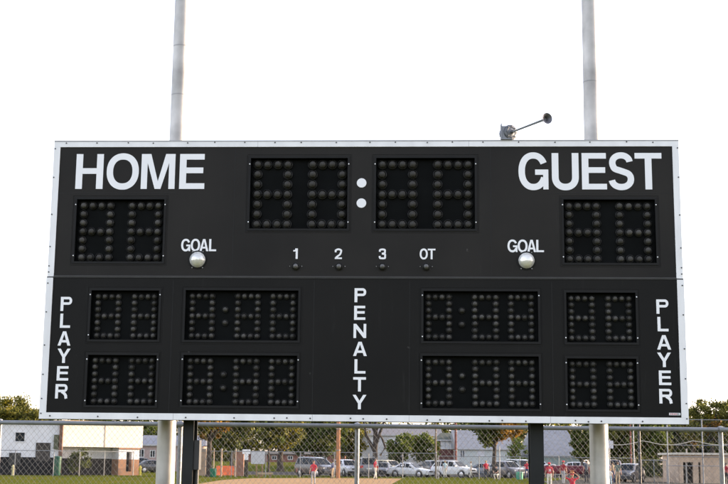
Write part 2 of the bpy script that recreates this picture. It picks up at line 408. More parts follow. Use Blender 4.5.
for P in sorted(PANELS, key=lambda p: order.index(p[0])):
    nm, u0, u1, v0, v1, digits, vt, vb, br, colon = P
    proud = 0.0 if v0 > SEAM else 0.006
    lip = proud+.008
    b = MB(); e = .0005
    b.quad(fr(u0, v0, -REC), fr(u1, v0, -REC), fr(u1, v1, -REC), fr(u0, v1, -REC), 0)
    c = [(u0, v0), (u1, v0), (u1, v1), (u0, v1)]
    for k in range(4):
        a, d = c[k], c[(k+1) % 4]
        b.quad(fr(*a, -REC), fr(*a, lip), fr(*d, lip), fr(*d, -REC), 0)
    T = .022
    bar2 = lambda x0, x1, z0, z1, d1, mi: b.box(x0, x1, -d1, -(proud+.0008), BZ+z0, BZ+z1, mi)
    bar2(u0-T, u1+T, v1+.001, v1+T, lip, 1); bar2(u0-T, u1+T, v0-T, v0-.001, lip, 1)
    bar2(u0-T, u0-.001, v0-.0008, v1+.0008, lip, 1); bar2(u1+.001, u1+T, v0-.0008, v1+.0008, lip, 1)
    G = .036                                             # access door outline
    for (x0, x1, z0, z1) in ((u0-G, u1+G, v1+G, v1+G+.003), (u0-G, u1+G, v0-G-.003, v0-G), (u0-G-.003, u0-G, v0-G, v1+G), (u1+G, u1+G+.003, v0-G, v1+G)):
        b.box(x0, x1, -(proud+.003), -(proud+.0006), BZ+z0, BZ+z1, 1)
    hh = v1-v0
    for u in (u0-.011, u1+.011):
        for v in (v0+hh*.09, v1-hh*.085):
            if nm or rb.random() < .7:
                b.lathe(fr(u, v, lip), (0, -1, 0), [(.0065, 0), (.006, .004), (0, .006)], 8, 2)
    pan = b.build('digit_panel', [M_tray, M_trim, M_rivet], board)
    pts = []
    for (ua, ub) in digits: pts += digit_pts(ua, ub, vt, vb)
    if colon: pts += [(colon[0], colon[1]), (colon[0], colon[2])]
    for (pu, pv) in pts:
        if n_single < 100 and nm in ('CLK1', 'CLK2', 'GUEST'):
            o = bpy.data.objects.new('bulb', bulb_mesh(br)); COL.objects.link(o); o.parent = pan
            o.location = fr(pu+rb.uniform(-.001, .001), pv+rb.uniform(-.001, .001), -REC+.001); n_single += 1
            o.rotation_euler = (rb.uniform(-.07, .07), rb.uniform(0, 6.28), rb.uniform(-.07, .07))
        else:
            cc = fr(pu+rb.uniform(-.001, .001), pv+rb.uniform(-.001, .001), -REC+.001); pr = bulb_prof(br)
            tilt = (rb.uniform(-.06, .06), -1, rb.uniform(-.06, .06))
            rest.lathe(cc, tilt, pr[:5], 12, 0); rest.lathe(cc, tilt, pr[4:], 12, 1)
o = rest.build('bulb', [M_cup, M_bulb], board); o['kind'] = 'stuff'

# colon dots, goal lamps, period lamps
for v in (2.295, 2.095):
    b = MB(); b.lathe(fr(3.041, v, .0006), (0, -1, 0), [(.047, 0), (.046, .004), (0, .0042)], 28, 0)
    b.build('colon_dot', M_vinyl, board)
for u in (1.461, 4.625):
    b = MB(); b.lathe(fr(u, 1.535, .0006), (0, -1, 0), [(.076, 0), (.076, .012), (.070, .020), (.062, .034), (.044, .050), (.022, .058), (0, .060)], 28, 0)
    l = b.build('goal_lamp', M_goal, board)
    b = MB(); b.lathe(fr(u, 1.535, .0004), (0, -1, 0), [(.092, 0), (.090, .006), (.077, .008)], 28, 0)
    for du in (-.051, .051):
        for dv in (-.078, .078): b.lathe(fr(u+du, 1.535+dv, .0006), (0, -1, 0), [(.0065, 0), (.005, .008), (0, .009)], 8, 1)
    b.build('lamp_ring', [M_trim, mat('dull_screw', (.25, .25, .25), rough=.5)], l)
for u in (2.415, 2.831, 3.249, 3.669):
    b = MB(); pr = bulb_prof(.036)
    b.lathe(fr(u, 1.472, .0006), (0, -1, 0), pr[:5], 18, 0); b.lathe(fr(u, 1.472, .0006), (0, -1, 0), pr[4:], 18, 1)
    for du in (-.058, .058): b.lathe(fr(u+du, 1.474, .0006), (0, -1, 0), [(.005, 0), (.004, .005), (0, .006)], 8, 2)
    b.build('period_lamp', [M_cup, mat('grey_bulb', (.10, .10, .10), rough=.3, var=.2), mat('dull_screw', (.25, .25, .25))], board)

# lettering ------------------------------------------------------------
def arc(cx, cy, rx, ry, a0, a1, n=28, ex=2.25):
    out = []
    for i in range(n+1):
        a = math.radians(a0+(a1-a0)*i/n); c, s = math.cos(a), math.sin(a)
        out.append((cx+rx*math.copysign(abs(c)**(2/ex), c), cy+ry*math.copysign(abs(s)**(2/ex), s)))
    return out
def offset(pts, t, closed=False):
    L, R = [], []; n = len(pts)
    for i, p in enumerate(pts):
        a = pts[(i-1) % n] if closed or i > 0 else p
        c = pts[(i+1) % n] if closed or i < n-1 else p
        dx, dy = c[0]-a[0], c[1]-a[1]; l = math.hypot(dx, dy) or 1
        nx, ny = -dy/l, dx/l
        L.append((p[0]+nx*t/2, p[1]+ny*t/2)); R.append((p[0]-nx*t/2, p[1]-ny*t/2))
    return R, L
def spline(P, n=10):
    out = []
    Q = [P[0]]+list(P)+[P[-1]]
    for i in range(1, len(Q)-2):
        p0, p1, p2, p3 = Q[i-1:i+3]
        for k in range(n):
            t = k/n
            out.append(tuple(.5*((2*p1[j])+(-p0[j]+p2[j])*t+(2*p0[j]-5*p1[j]+4*p2[j]-p3[j])*t*t+(-p0[j]+3*p1[j]-3*p2[j]+p3[j])*t**3) for j in (0, 1)))
    out.append(tuple(P[-1])); return out
def glyph(b, ch, u0, u1, v0, v1, t, proud):
    w, h = u1-u0, v1-v0; s = t*.86
    step = [0]
    def F(u, v, d): return fr(u0+u, v0+v, proud+.0006+d)
    def poly(p):
        b.prism(p, F, .0022+step[0]); step[0] += .0003
    def rect(a, c, d, e): poly([(a, d), (c, d), (c, e), (a, e)])
    def stroke(p, tt=t, closed=False):
        R, L = offset(p, tt, closed); b.strip(L, R, F, .0022+step[0], closed); step[0] += .0003
    if ch == 'H': rect(0, t, 0, h); rect(w-t, w, 0, h); rect(t, w-t, h*.5-s*.42, h*.5+s*.58)
    elif ch == 'E': rect(0, t, 0, h); rect(t, w, 0, s); rect(t, w*.98, h-s, h); rect(t, w*.94, h*.53-s*.5, h*.53+s*.5)
    elif ch == 'T': rect(0, w, h-s, h); rect(w/2-t/2, w/2+t/2, 0, h-s)
    elif ch == 'L': rect(0, t, 0, h); rect(t, w, 0, s)
    elif ch == 'N':
        rect(0, t*.92, 0, h); rect(w-t*.92, w, 0, h); poly([(t*.92, h), (t*.92, h-t*1.75), (w-t*.92, 0), (w-t*.92, t*1.75)])
    elif ch == 'M':
        rect(0, t*.92, 0, h); rect(w-t*.92, w, 0, h)
        poly([(t*.92, h), (t*.92, h-t*1.35), (w/2-t*.44, 0), (w/2, 0), (w/2, t*1.15), (t*1.42, h)])
        poly([(w-t*.92, h), (w-t*1.42, h), (w/2, t*1.15), (w/2, 0), (w/2+t*.44, 0), (w-t*.92, h-t*1.35)])
    elif ch == 'A':
        a = t*1.04
        poly([(0, 0), (a, 0), (w/2, h*.80), (w/2, h), (w/2-t*.56, h)]); poly([(w, 0), (w/2+t*.56, h), (w/2, h), (w/2, h*.80), (w-a, 0)])
        y0, y1 = h*.22, h*.22+s*.95
        f = lambda y: a+(w/2-a)*y/(h*.80)
        rect(f(y0)*.97, w-f(y0)*.97, y0, y1)
    elif ch == 'Y':
        a = t*1.12; m = h*.40
        poly([(0, h), (w/2-t/2, m), (w/2, m), (w/2, m+t*.95), (a, h)]); poly([(w, h), (w-a, h), (w/2, m+t*.95), (w/2, m), (w/2+t/2, m)])
        rect(w/2-t/2, w/2+t/2, 0, m)
    elif ch in 'PR':
        rect(0, t, 0, h)
        yb = h*.44
        top, bot = h-s/2, yb+s/2
        r = (top-bot)/2; cx = w-t/2-r*.86
        pts = [(t, top), (cx, top)]+arc(cx, (top+bot)/2, r*.86, r, 90, -90, 20, 2.2)[1:]+[(t, bot)]
        stroke(pts, s)
        if ch == 'R':
            stroke(spline([(w*.52, yb+.2*s), (w*.72, yb-.35*t), (w-t*.62, yb-1.15*t), (w-t*.55, h*.10), (w-t*.42, 0)], 8), t*.95)
    elif ch == 'O': stroke(arc(w/2, h/2, w/2-t/2, h/2-s/2+h*.012, 0, 360, 56, 2.2)[:-1], t*.96, True)
    elif ch == 'G':
        cx, cy, rx, ry = w*.5, h/2, w/2-t/2, h/2-s/2+h*.012
        stroke(arc(cx, cy, rx, ry, 28, 338, 54, 2.2), t*.96)
        rect(w*.56, w, h*.40, h*.40+s*.95); rect(w-t*.78, w, 0, h*.40)
    elif ch == 'U':
        r = w/2-t/2
        stroke([(t/2, h), (t/2, h*.6), (t/2, h*.36)]+arc(w/2, h*.34, r, h*.34-s/2+h*.012, 180, 360, 26, 2.2)+[(w-t/2, h*.6), (w-t/2, h)], t)
    elif ch == 'S':
        q = s/2; k = t*.5
        yt, yb = h*1.012-q, -h*.012+q; ym = h*.5
        up = arc(w*.5, (yt+ym)/2+.01*h, w*.5-k*1.25, (yt-ym)/2-.01*h, 8, 200, 22, 2.1)
        dn = arc(w*.5, (yb+ym)/2-.0*h, w*.5-k*1.0, (ym-yb)/2, 20, -172, 22, 2.1)
        mid = spline([up[-1], (w*.26, h*.565), (w*.50, h*.505), (w*.76, h*.435), dn[0]], 6)
        stroke(up[:-1]+mid+dn[1:], t*.95)
    elif ch == '1':
        rect(w-t*1.05, w, 0, h); poly([(0, h*.70), (w-t*1.05, h*.72), (w-t*1.05, h), (w-t*1.3, h), (w*.38, h*.86), (0, h*.83)])
    elif ch == '2':
        stroke(spline([(t*.5, h*.64), (w*.14, h*.83), (w*.5, h-s/2), (w*.86, h*.84), (w-t*.55, h*.66), (w*.72, h*.44), (w*.36, h*.24), (t*.62, s*.9)], 8), t); rect(0, w, 0, s)
    elif ch == '3':
        stroke(spline([(t*.5, h*.70), (w*.18, h*.87), (w*.5, h-s/2), (w*.82, h*.88), (w-t*.6, h*.74), (w*.80, h*.58), (w*.42, h*.52)], 8), t)
        stroke(spline([(w*.42, h*.52), (w*.84, h*.46), (w-t*.5, h*.29), (w*.84, h*.10), (w*.5, s/2), (w*.16, h*.11), (t*.5, h*.30)], 8), t)
    elif ch == '0': stroke(arc(w/2, h/2, w/2-t/2, h/2-s/2, 0, 360, 40, 2.2)[:-1], t, True)
def word(items, t, proud=0.0):
    b = MB()
    for ch, u0, u1, v0, v1 in items: glyph(b, ch, u0, u1, v0, v1, t, proud)
    return b.build('lettering', M_vinyl, board, smooth=False)
word([('H', .228, .499, 2.235, 2.586), ('O', .532, .853, 2.235, 2.586), ('M', .876, 1.210, 2.235, 2.586), ('E', 1.255, 1.503, 2.235, 2.586)], .066)
word([('G', 4.558, 4.846, 2.231, 2.591), ('U', 4.880, 5.138, 2.231, 2.591), ('E', 5.168, 5.406, 2.231, 2.591), ('S', 5.421, 5.668, 2.231, 2.591), ('T', 5.676, 5.933, 2.231, 2.591)], .0645)
word([('G', 1.296, 1.386, 1.619, 1.738), ('O', 1.390, 1.481, 1.619, 1.738), ('A', 1.476, 1.563, 1.619, 1.738), ('L', 1.569, 1.639, 1.619, 1.738)], .0205)
word([('G', 4.446, 4.541, 1.618, 1.737), ('O', 4.543, 4.638, 1.618, 1.737), ('A', 4.633, 4.719, 1.618, 1.737), ('L', 4.720, 4.793, 1.618, 1.737)], .0205)
word([('1', 2.388, 2.432, 1.546, 1.648)], .019); word([('2', 2.790, 2.859, 1.546, 1.648)], .0175); word([('3', 3.214, 3.283, 1.546, 1.648)], .0175)
word([('O', 3.606, 3.684, 1.546, 1.648), ('T', 3.684, 3.757, 1.546, 1.648)], .018)
word([(c, u0, u1, top-.137, top) for c, u0, u1, top in (('P', .146, .258, 1.167), ('L', .149, .248, 1.004), ('A', .136, .260, .833), ('Y', .139, .265, .667), ('E', .144, .256, .499), ('R', .138, .256, .328))], .0275, .006)
word([(c, u0, u1, top-.135, top) for c, u0, u1, top in (('P', 2.985, 3.098, 1.262), ('E', 2.983, 3.090, 1.093), ('N', 2.979, 3.100, .920), ('A', 2.977, 3.108, .749), ('L', 2.992, 3.096, .583), ('T', 2.981, 3.102, .414), ('Y', 2.977, 3.108, .248))], .0275, .006)
word([(c, u0, u1, top-.136, top) for c, u0, u1, top in (('P', 5.840, 5.955, 1.166), ('L', 5.846, 5.947, 1.000), ('A', 5.836, 5.966, .828), ('Y', 5.834, 5.962, .664), ('E', 5.844, 5.957, .496), ('R', 5.842, 5.963, .325))], .0275, .006)
# maker's sticker: pale strip with small illegible print
b = MB(); b.box(5.928, 6.032, -.0085, -.0065, BZ+.082, BZ+.103, 0)
uu = 5.934
while uu < 6.022:
    wv = rb.uniform(.004, .009); b.box(uu, uu+wv, -.0092, -.0087, BZ+.086, BZ+.099, 1 if uu < 6.0 else 2); uu += wv+.0035
b.build('sticker', [M_vinyl, mat('sticker_red', (.35, .05, .06)), mat('sticker_ink', (.05, .05, .06))], board)

# support posts (wide flange beams) and control box
for u0, u1 in ((1.333, 1.437), (4.657, 4.787)):
    b = MB(); c = (u0+u1)/2; y0 = .02 if u0 < 3 else .02
    y0 = .235
    b.box(u0, u1, y0, y0+.012, -.3, BZ+BH-.3); b.box(c-.006, c+.006, y0+.0125, y0+.1875, -.3, BZ+BH-.3); b.box(u0, u1, y0+.188, y0+.2, -.3, BZ+BH-.3)
    ps = b.build('support_post', M_steel, board)
    for zz in (BZ+.35, BZ+1.2, BZ+2.1):
        m = MB(); m.box(u0-.05, u1+.05, .2215, .2345, zz, zz+.05); m.build('mounting_clip', M_steel, ps)
    if u0 < 3:
        m = MB(); m.box(u1+.002, u1+.055, y0+.02, y0+.14, 1.50, 1.78, 0); m.build('control_box', M_black, ps)
        m = MB(); m.tube([(u1+.03, y0+.08, -.1), (u1+.03, y0+.08, 1.4995)], .017, 10); m.build('conduit', mat('conduit_dark', (.05, .05, .05), rough=.6, var=.5, scale=9), ps)

# horn on the top edge
ZT = BZ+BH
b = MB()
b.box(4.392, 4.402, -.03, .10, ZT+.0045, ZT+.165); b.box(4.4025, 4.50, -.03, .10, ZT+.0045, ZT+.014); b.box(4.4025, 4.455, -.025, -.015, ZT+.0145, ZT+.14)
horn = b.build('horn', mat('horn_bracket', (.20, .21, .23), rough=.5, metal=.5), board)
hc = Vector((4.47, .03, ZT+.082)); hd = Vector((.55, -.80, .0)).normalized()
b = MB()
b.lathe(hc-hd*.07, hd, [(0, 0), (.062, .0), (.066, .012), (.066, .05), (.058, .055), (.062, .085), (.076, .088), (.078, .100), (.076, .112), (.05, .120), (.045, .116), (.018, .122), (.016, .15), (0, .151)], 22)
for k in range(8):
    a = 2*PI*k/8; s1 = hd.cross(Vector((0, 0, 1))).normalized(); s2 = s1.cross(hd)
    b.lathe(hc+hd*.047+(s1*math.cos(a)+s2*math.sin(a))*.060, hd, [(.006, 0), (.006, .006), (0, .007)], 6)
    b.box(*[x for pr in ((hc.x-.003, hc.x+.003), (hc.y-.002, hc.y+.002), (hc.z-.003, hc.z+.003)) for x in pr])
b.build('horn_motor', mat('horn_grey', (.11, .12, .135), rough=.45, metal=.4, var=.3, scale=30), horn)
p0 = hc+hd*.075; p1 = Vector((4.79, -.20, ZT+.152)); dd = (p1-p0).normalized()
b = MB(); b.tube([p0, p0+dd*.1, p1], [.010, .0098, .012], 10); b.build('horn_pipe', M_galv, horn)
bd = Vector((.42, -.90, -.02)).normalized()
b = MB(); b.lathe(p1-bd*.03+Vector((.012, 0, .004)), bd, [(.010, -.02), (.013, 0), (.018, .03), (.027, .052), (.044, .066), (.054, .072), (.054, .074), (.043, .069), (.026, .055), (.015, .03), (0, .028)], 24)
b.build('horn_bell', mat('bell_grey', (.12, .12, .135), rough=.5, metal=.4), horn)

# tall tapered steel poles behind the board
for (x, y, lab) in ((-1.945, 12.62, 'tall pale steel pole behind the HOME end of the scoreboard'), (2.335, 12.5, 'tall pale steel pole behind the GUEST end of the scoreboard')):
    t = thing('steel_pole', lab, 'pole', (x, y, 0), 0, 'tall steel poles behind the scoreboard')
    b = MB()
    zs = [-.2, 0, 2, 4, 6, 8, 11, 14]
    b.tube([(0, 0, z) for z in zs], [.0965-.0027*max(z, 0) for z in zs], 28)
    b.build('shaft', mat('pole_paint', (.40, .385, .365), rough=.42, metal=.25, var=.32, scale=2.6, stretch=(1.6, 1.6, 1.2), bump=.08), t)
    b = MB(); b.lathe((0, 0, 0), (0, 0, 1), [(.2, 0), (.2, .03), (.12, .035), (.108, .12), (.098, .13)], 24); b.build('base_collar', M_galv, t)
    for z in ((5.33, 5.86) if x < 0 else (5.48,)):
        b = MB(); b.lathe((0, 0, z), (0, 0, 1), [(.0965-.0027*z, 0), (.0972-.0027*z, .002), (.0972-.0027*z, .010), (.0965-.0027*z, .012)], 28)
        b.build('pole_joint', mat('joint_grey', (.27, .265, .26), rough=.45, metal=.3), t)

# ------------------------------------------------------------------ near chain-link fence
FY, FZ = 16.3, 2.04
fence = thing('chain_link_fence', 'grey chain-link fence with round top rail just behind the scoreboard', 'fence', (0, FY, 0), math.radians(0.0))
b = MB(); b.tube([(-9.5, -.02, FZ), (9.5, .02, FZ)], .0275, 12)
b.tube([(-9.5, 0, .06), (9.5, 0, .06)], .006, 6); b.build('top_rail', M_galv, fence)
for i, x in enumerate((-9.32, -7.0, -4.68, -2.345, -.063, 2.29, 4.629, 6.95, 9.3)):
    r = .040 if i in (3,) else .031
    b = MB(); b.tube([(x, .055, -.1), (x, .055, FZ+.02)], .030, 12)
    b.lathe((x, .055, FZ+.02), (0, 0, 1), [(.036, -.05), (.037, 0), (.03, .02), (0, .03)], 12)
    b.lathe((x, .0, FZ), (1, 0, 0), [(.031, -.035), (.037, -.035), (.037, .035), (.031, .035)], 12)
    b.build('fence_post', M_galv, fence)
b = MB(); DX, DZ = .0715, .085; nrow = int((FZ-.05)/DZ)
x = -9.5; k = 0
R_W = .0018
ztop = FZ-.02
def zig(x0, flip):
    pts = []
    for j in range(2*nrow+1):
        s = (j % 2) ^ flip
        pts.append((x0+(DX/2-.002 if s else 0), -.034+(.003 if (j//1) % 2 else -.003), ztop-j*DZ/2))
    return pts
while x < 9.45:
    b.tube(zig(x, 0), R_W, 4, caps=False); b.tube(zig(x+DX/2, 1), R_W, 4, caps=False)
    x += DX
b.build('wire_mesh', M_wire, fence)

# ------------------------------------------------------------------ vegetation
def leaf_mats(kind):
    return {
        'green': lambda: mat('leaf_green', (.060, .092, .018), .6, var=.45, scale=.8, trans=.45, col2=(.115, .140, .028), island=True, spec=.2),
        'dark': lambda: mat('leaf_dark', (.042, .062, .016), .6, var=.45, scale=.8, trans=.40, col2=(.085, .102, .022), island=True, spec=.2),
        'yellow': lambda: mat('leaf_yellow', (.085, .10, .014), .6, var=.4, scale=.5, trans=.45, col2=(.20, .165, .018), island=True, spec=.2),
        'olive': lambda: mat('leaf_olive', (.072, .080, .020), .6, var=.4, scale=.6, trans=.38, col2=(.135, .132, .026), island=True, spec=.2),
        'autumn': lambda: mat('leaf_autumn', (.12, .085, .018), .6, var=.4, scale=.8, trans=.45, col2=(.23, .125, .02), island=True, spec=.2),
        'light': lambda: mat('leaf_light', (.075, .115, .022), .6, var=.4, scale=.8, trans=.4, col2=(.13, .16, .03), island=True, spec=.2),
    }[kind]()
M_bark = mat('bark', (.045, .035, .028), rough=.95, var=.4, scale=3, stretch=(4, 4, .7), bump=.6)
def leaf_cloud(clumps, n, size, seed, flat=.75):
    """clumps: list of (centre, radius, slot); many small bent leaf quads"""
    rg = np.random.default_rng(seed)
    V, Fm, k = [], [], 0
    vol = np.array([c[1]**2 for c in clumps]); cnt = np.maximum(6, (n*vol/vol.sum()).astype(int))
    mi = []
    for (c, r, sl), m in zip(clumps, cnt):
        d = rg.normal(size=(m, 3)); d /= np.linalg.norm(d, axis=1)[:, None]
        p = np.array(c)+d*(r*np.minimum(1.7, np.abs(rg.normal(.55, .38, m))))[:, None]*np.array([1, 1, flat])
        a = rg.normal(size=(m, 3)); a /= np.linalg.norm(a, axis=1)[:, None]
        q = np.cross(a, rg.normal(size=(m, 3))); q /= np.linalg.norm(q, axis=1)[:, None]
        s = size*rg.uniform(.6, 1.35, m)[:, None]
        V.append(np.stack([p-a*s, p+q*s*.55, p+a*s, p-q*s*.55], 1).reshape(-1, 3)); mi += [sl]*m
    V = np.concatenate(V); nf = len(V)//4
    return V, nf, mi
def crown_obj(name, clumps, n, size, seed, mats, parent, flat=.75):
    V, nf, mi = leaf_cloud(clumps, n, size, seed, flat)
    me = bpy.data.meshes.new(name); me.from_pydata(V.tolist(), [], np.arange(nf*4).reshape(-1, 4).tolist())
    for m in mats: me.materials.append(m)
    me.polygons.foreach_set('material_index', mi); me.update()
    o = bpy.data.objects.new(name, me); COL.objects.link(o); o.parent = parent
    return o
def tree(label, X, Y, h, cw, z0, kinds=('green',), seed=1, tr=.18, n=5000, leaf=.16, nclump=34, z=0, name='leafy_tree', dens=.95, limbs=5, group=None, fork=None, lean=0, split=None):
    """h total height, cw crown half width, z0 crown underside; kinds = leaf colours"""
    rg = random.Random(seed*101+7)
    t = thing(name, label, 'tree', (X, Y, z), 0, group)
    b = MB()
    top = h*.72
    pts = [(0, 0, -.2), (.02, .0, .25), (rg.uniform(-.08, .08), 0, z0*.55), (lean*.5+rg.uniform(-.12, .12), rg.uniform(-.1, .1), max(z0, .6)), (lean, 0, top)]
    b.tube(pts, [tr*1.7, tr*1.15, tr*.95, tr*.8, tr*.25], 9)
    clumps = []
    zc, hh = (z0+h)/2, (h-z0)/2
    for k in range(limbs):
        a = 2*PI*k/limbs+rg.uniform(-.4, .4); zb = z0*rg.uniform(.75, 1.0)+hh*.12*k/limbs
        e = (lean+math.cos(a)*cw*rg.uniform(.5, .8), math.sin(a)*cw*rg.uniform(.5, .8), zc+hh*rg.uniform(-.2, .5))
        mdl = ((e[0])*.45, e[1]*.45, (zb+e[2])/2+.1*h*.3)
        b.tube([(0, 0, zb), mdl, e], [tr*.55, tr*.38, tr*.12], 6)
    if fork:
        for P in fork: b.tube([Vector(q) for q in P[0]], P[1], 8)
    b.build('trunk', M_bark, t)
    for k in range(int(nclump*1.7)):
        u = rg.uniform(-1, 1); a = rg.uniform(0, 2*PI); rr = rg.uniform(.25, .97)**.7
        s = math.sqrt(1-u*u)
        c = (lean+math.cos(a)*s*cw*rr, math.sin(a)*s*cw*rr, zc+u*hh*rr)
        sl = 0
        if split and len(kinds) > 1: sl = 1 if (c[0]-lean)*split > cw*.15*rg.uniform(-1, 2) else 0
        elif len(kinds) > 1: sl = 0 if rg.random() < .72 else rg.randrange(1, len(kinds))
        clumps.append((c, rg.uniform(.13, .36)*min(cw, hh), sl))
    crown_obj('crown', clumps, int(n*1.7), leaf*1.12, seed, [leaf_mats(k) for k in kinds], t)
    return t
def bush(label, X, Y, h, hw, kinds, seed, n=2500, leaf=.12, name='bush', dep=None, cat='bush'):
    rg = random.Random(seed)
    t = thing(name, label, cat, (X, Y, 0)); b = MB()
    for k in range(5):
        a = rg.uniform(0, 2*PI); b.tube([(0, 0, -.05), (math.cos(a)*hw*.3, math.sin(a)*hw*.3, h*.4), (math.cos(a)*hw*.55, math.sin(a)*hw*.5, h*.75)], [.05, .035, .01], 6)
    b.build('stem', M_bark, t)
    cl = []
    for k in range(26):
        u = rg.uniform(-1, 1); a = rg.uniform(0, 2*PI); s = math.sqrt(1-u*u); rr = rg.uniform(.4, .85)
        cl.append(((math.cos(a)*s*hw*rr, math.sin(a)*s*(dep or hw)*rr, h*.52+u*h*.5*rr), rg.uniform(.25, .42)*min(hw, h*.5), 0 if rg.random() < .75 else len(kinds)-1))
    crown_obj('foliage', cl, n, leaf, seed, [leaf_mats(k) for k in kinds], t)
    return t

# ------------------------------------------------------------------ far treeline (one mass)
rg = random.Random(11); cl = []
for k in range(330):
    X = -110+220*k/329+rg.uniform(-2, 2); Y = 268+rg.uniform(-7, 9)
    hgt = 7.0+1.2*math.sin(X*.09)+1.0*math.sin(X*.31+1)+rg.uniform(-.8, .8)+(3.4 if not 6.0 < X < 16.5 else .2)
    for q in range(4):
        cl.append(((X+rg.uniform(-2, 2), Y+rg.uniform(-2, 2), hgt*(.15+.26*q)+.8), rg.uniform(1.2, 2.1), rg.choice([0, 0, 1, 2])))
V, nf, mi = leaf_cloud(cl, 110000, .40, 5, .9)
me = bpy.data.meshes.new('far_woods'); me.from_pydata(V.tolist(), [], np.arange(nf*4).reshape(-1, 4).tolist())
for k in ('dark', 'olive', 'yellow'): me.materials.append(leaf_mats(k))
me.polygons.foreach_set('material_index', mi); me.update()
o = bpy.data.objects.new('far_woods', me); COL.objects.link(o)
tag(o, 'distant line of mixed autumn woodland along the horizon', 'woods', kind='stuff')

# ------------------------------------------------------------------ trees one can tell apart
def T(label, px, Y, ytop, pw, ybot, kinds, seed, **k):
    X = gx(px, Y); h = gz(px, ytop, Y); z0 = max(.3, gz(px, ybot, Y)); cw = pw/2*Y/F_PX
    return tree(label, X, Y, h, cw, z0, kinds, seed, **k)
T('backlit olive tree rising behind the white clubhouse', 12, 152, 399.5, 60, 448, ('olive', 'yellow', 'olive'), 1, n=9500, leaf=.14, tr=.25, nclump=54)
T('dark green tree behind the small grey-roofed house', 146, 186, 423.5, 40, 452, ('green', 'olive'), 2, n=5000, leaf=.2)
T('second dark green tree behind the grey-roofed house, half hidden by the left pole', 172, 190, 424, 34, 452, ('dark', 'olive'), 3, n=4000, leaf=.2)
T('dark-trunked tree with orange autumn leaves beside the green bin', 209, 119, 404, 40, 441, ('autumn', 'yellow', 'olive'), 4, n=2600, leaf=.13, tr=.27, nclump=22)
T('broad dark green tree left of the white signs', 232, 150, 402, 58, 453, ('dark', 'olive'), 5, n=9000, leaf=.17, tr=.25)
T('yellow-green tree with a flared trunk on the lawn', 280, 172, 404, 62, 453, ('olive', 'yellow'), 6, n=8500, leaf=.17, tr=.40, z=.3)
T('slim dark tree just left of the flared trunk', 268.5, 165, 414, 30, 447, ('olive', 'green'), 7, n=3500, leaf=.17, tr=.14)
T('very dark tree behind the silver van', 318, 190, 408, 60, 461, ('dark', 'green'), 8, n=9000, leaf=.2, tr=.3)
T('yellowing tree right of the dark tree, behind the orange-lit pole', 348, 196, 410, 42, 458, ('yellow', 'olive'), 9, n=6000, leaf=.19, tr=.2)
Y = 152; s = Y/F_PX
T('bare-limbed tree with a forked trunk before the white building', 375, Y, 392, 60, 425.5, ('olive', 'yellow'), 10, n=4200, leaf=.15, tr=.30, limbs=2,
  fork=[([(0, 0, 2.6), (-1.0*s*3, 0, 3.3), (-9*s, .1, 4.6), (-11.5*s, .2, 6.2)], [.25, .21, .17, .10]), ([(0, 0, 2.6), (1.0*s, 0, 3.6), (4.5*s, -.1, 4.9), (9*s, -.1, 6.4)], [.25, .20, .17, .12]),
        ([(5*s, 0, 2.2), (10*s, .1, 3.2), (7*s, .1, 4.2), (4.2*s, -.1, 4.8)], [.13, .13, .12, .10])])
T('round young green tree, left one of the pair before the white building', 402, 160, 430.5, 30, 463, ('light', 'green'), 12, n=5200, leaf=.13, tr=.1)
T('round young green tree, right one of the pair before the white building', 424, 162, 431, 31, 463, ('light', 'yellow', 'green'), 13, n=5200, leaf=.13, tr=.1)
T('grey-green conifer rising behind the red brick house', 447, 205, 431, 13, 452, ('green', 'dark'), 14, n=1800, leaf=.2)
T('dark-crowned tree with orange leaves on its right side beside the red shirted coach', 494, 129, 398, 52, 446, ('dark', 'autumn'), 15, nclump=60, n=13000, leaf=.13, tr=.22, split=1, lean=.15)
bush('loose green shrub beyond the right-hand parked cars', gx(519, 158), 158, gz(519, 436, 158), 1.7, ('light', 'green'), 16, n=2600, leaf=.13)
T('dark conical tree against the big grey roof', 582, 142, 426, 22, 462, ('dark', 'green'), 17, n=4500, leaf=.14, tr=.16)
for i, (px, Yd, yt, pw, kd) in enumerate(((598, 168, 420, 34, ('olive', 'green')), (622, 172, 414, 40, ('olive', 'dark')), (650, 166, 417, 40, ('green', 'olive')), (674, 170, 412, 36, ('dark', 'olive')), (700, 176, 420, 40, ('dark', 'green')), (728, 172, 418, 40, ('green', 'dark')))):
    T(['olive tree directly right of the right-hand pole', 'olive tree behind the crowd of spectators', 'green tree behind the tall black pole', 'dark tree behind the left end of the tan block building',
       'dark tree behind the roof of the tan block building', 'green tree behind the right end of the tan block building'][i], px, Yd, yt, pw+8, 463, kd, 30+i, n=7500, leaf=.19, tr=.25, group='trees along the right boundary')
T('tall backlit tree with sky showing through, at the right edge', 713, 150, 397, 54, 447, ('olive', 'yellow', 'autumn'), 40, n=6000, leaf=.14, tr=.3, nclump=46)
T('lower backlit tree left of the tallest right-hand tree', 694, 156, 412, 26, 450, ('olive', 'yellow', 'autumn'), 41, n=2600, leaf=.15, tr=.2)
T('tall backlit tree cut by the right edge of the photo', 745, 152, 399, 46, 447, ('olive', 'green'), 42, n=5000, leaf=.15, tr=.3)

t = thing('hedge', 'long dark hedge under the trees behind the spectators', 'hedge', (gx(596, 148), 148, 0)); Lh = gx(692, 148)-gx(596, 148)
rg = random.Random(77); cl = []; b = MB()
for k in range(46):
    cl.append(((Lh*k/45, rg.uniform(-.5, .5), rg.uniform(.4, 2.1)), rg.uniform(.45, .75), rg.choice([0, 0, 1])))
for k in range(15): b.tube([(Lh*k/14, 0, -.1), (Lh*k/14+.1, .1, 1.4)], [.06, .02], 6)
b.build('stem', M_bark, t)
crown_obj('foliage', cl, 9000, .15, 9, [leaf_mats('dark'), leaf_mats('olive')], t)

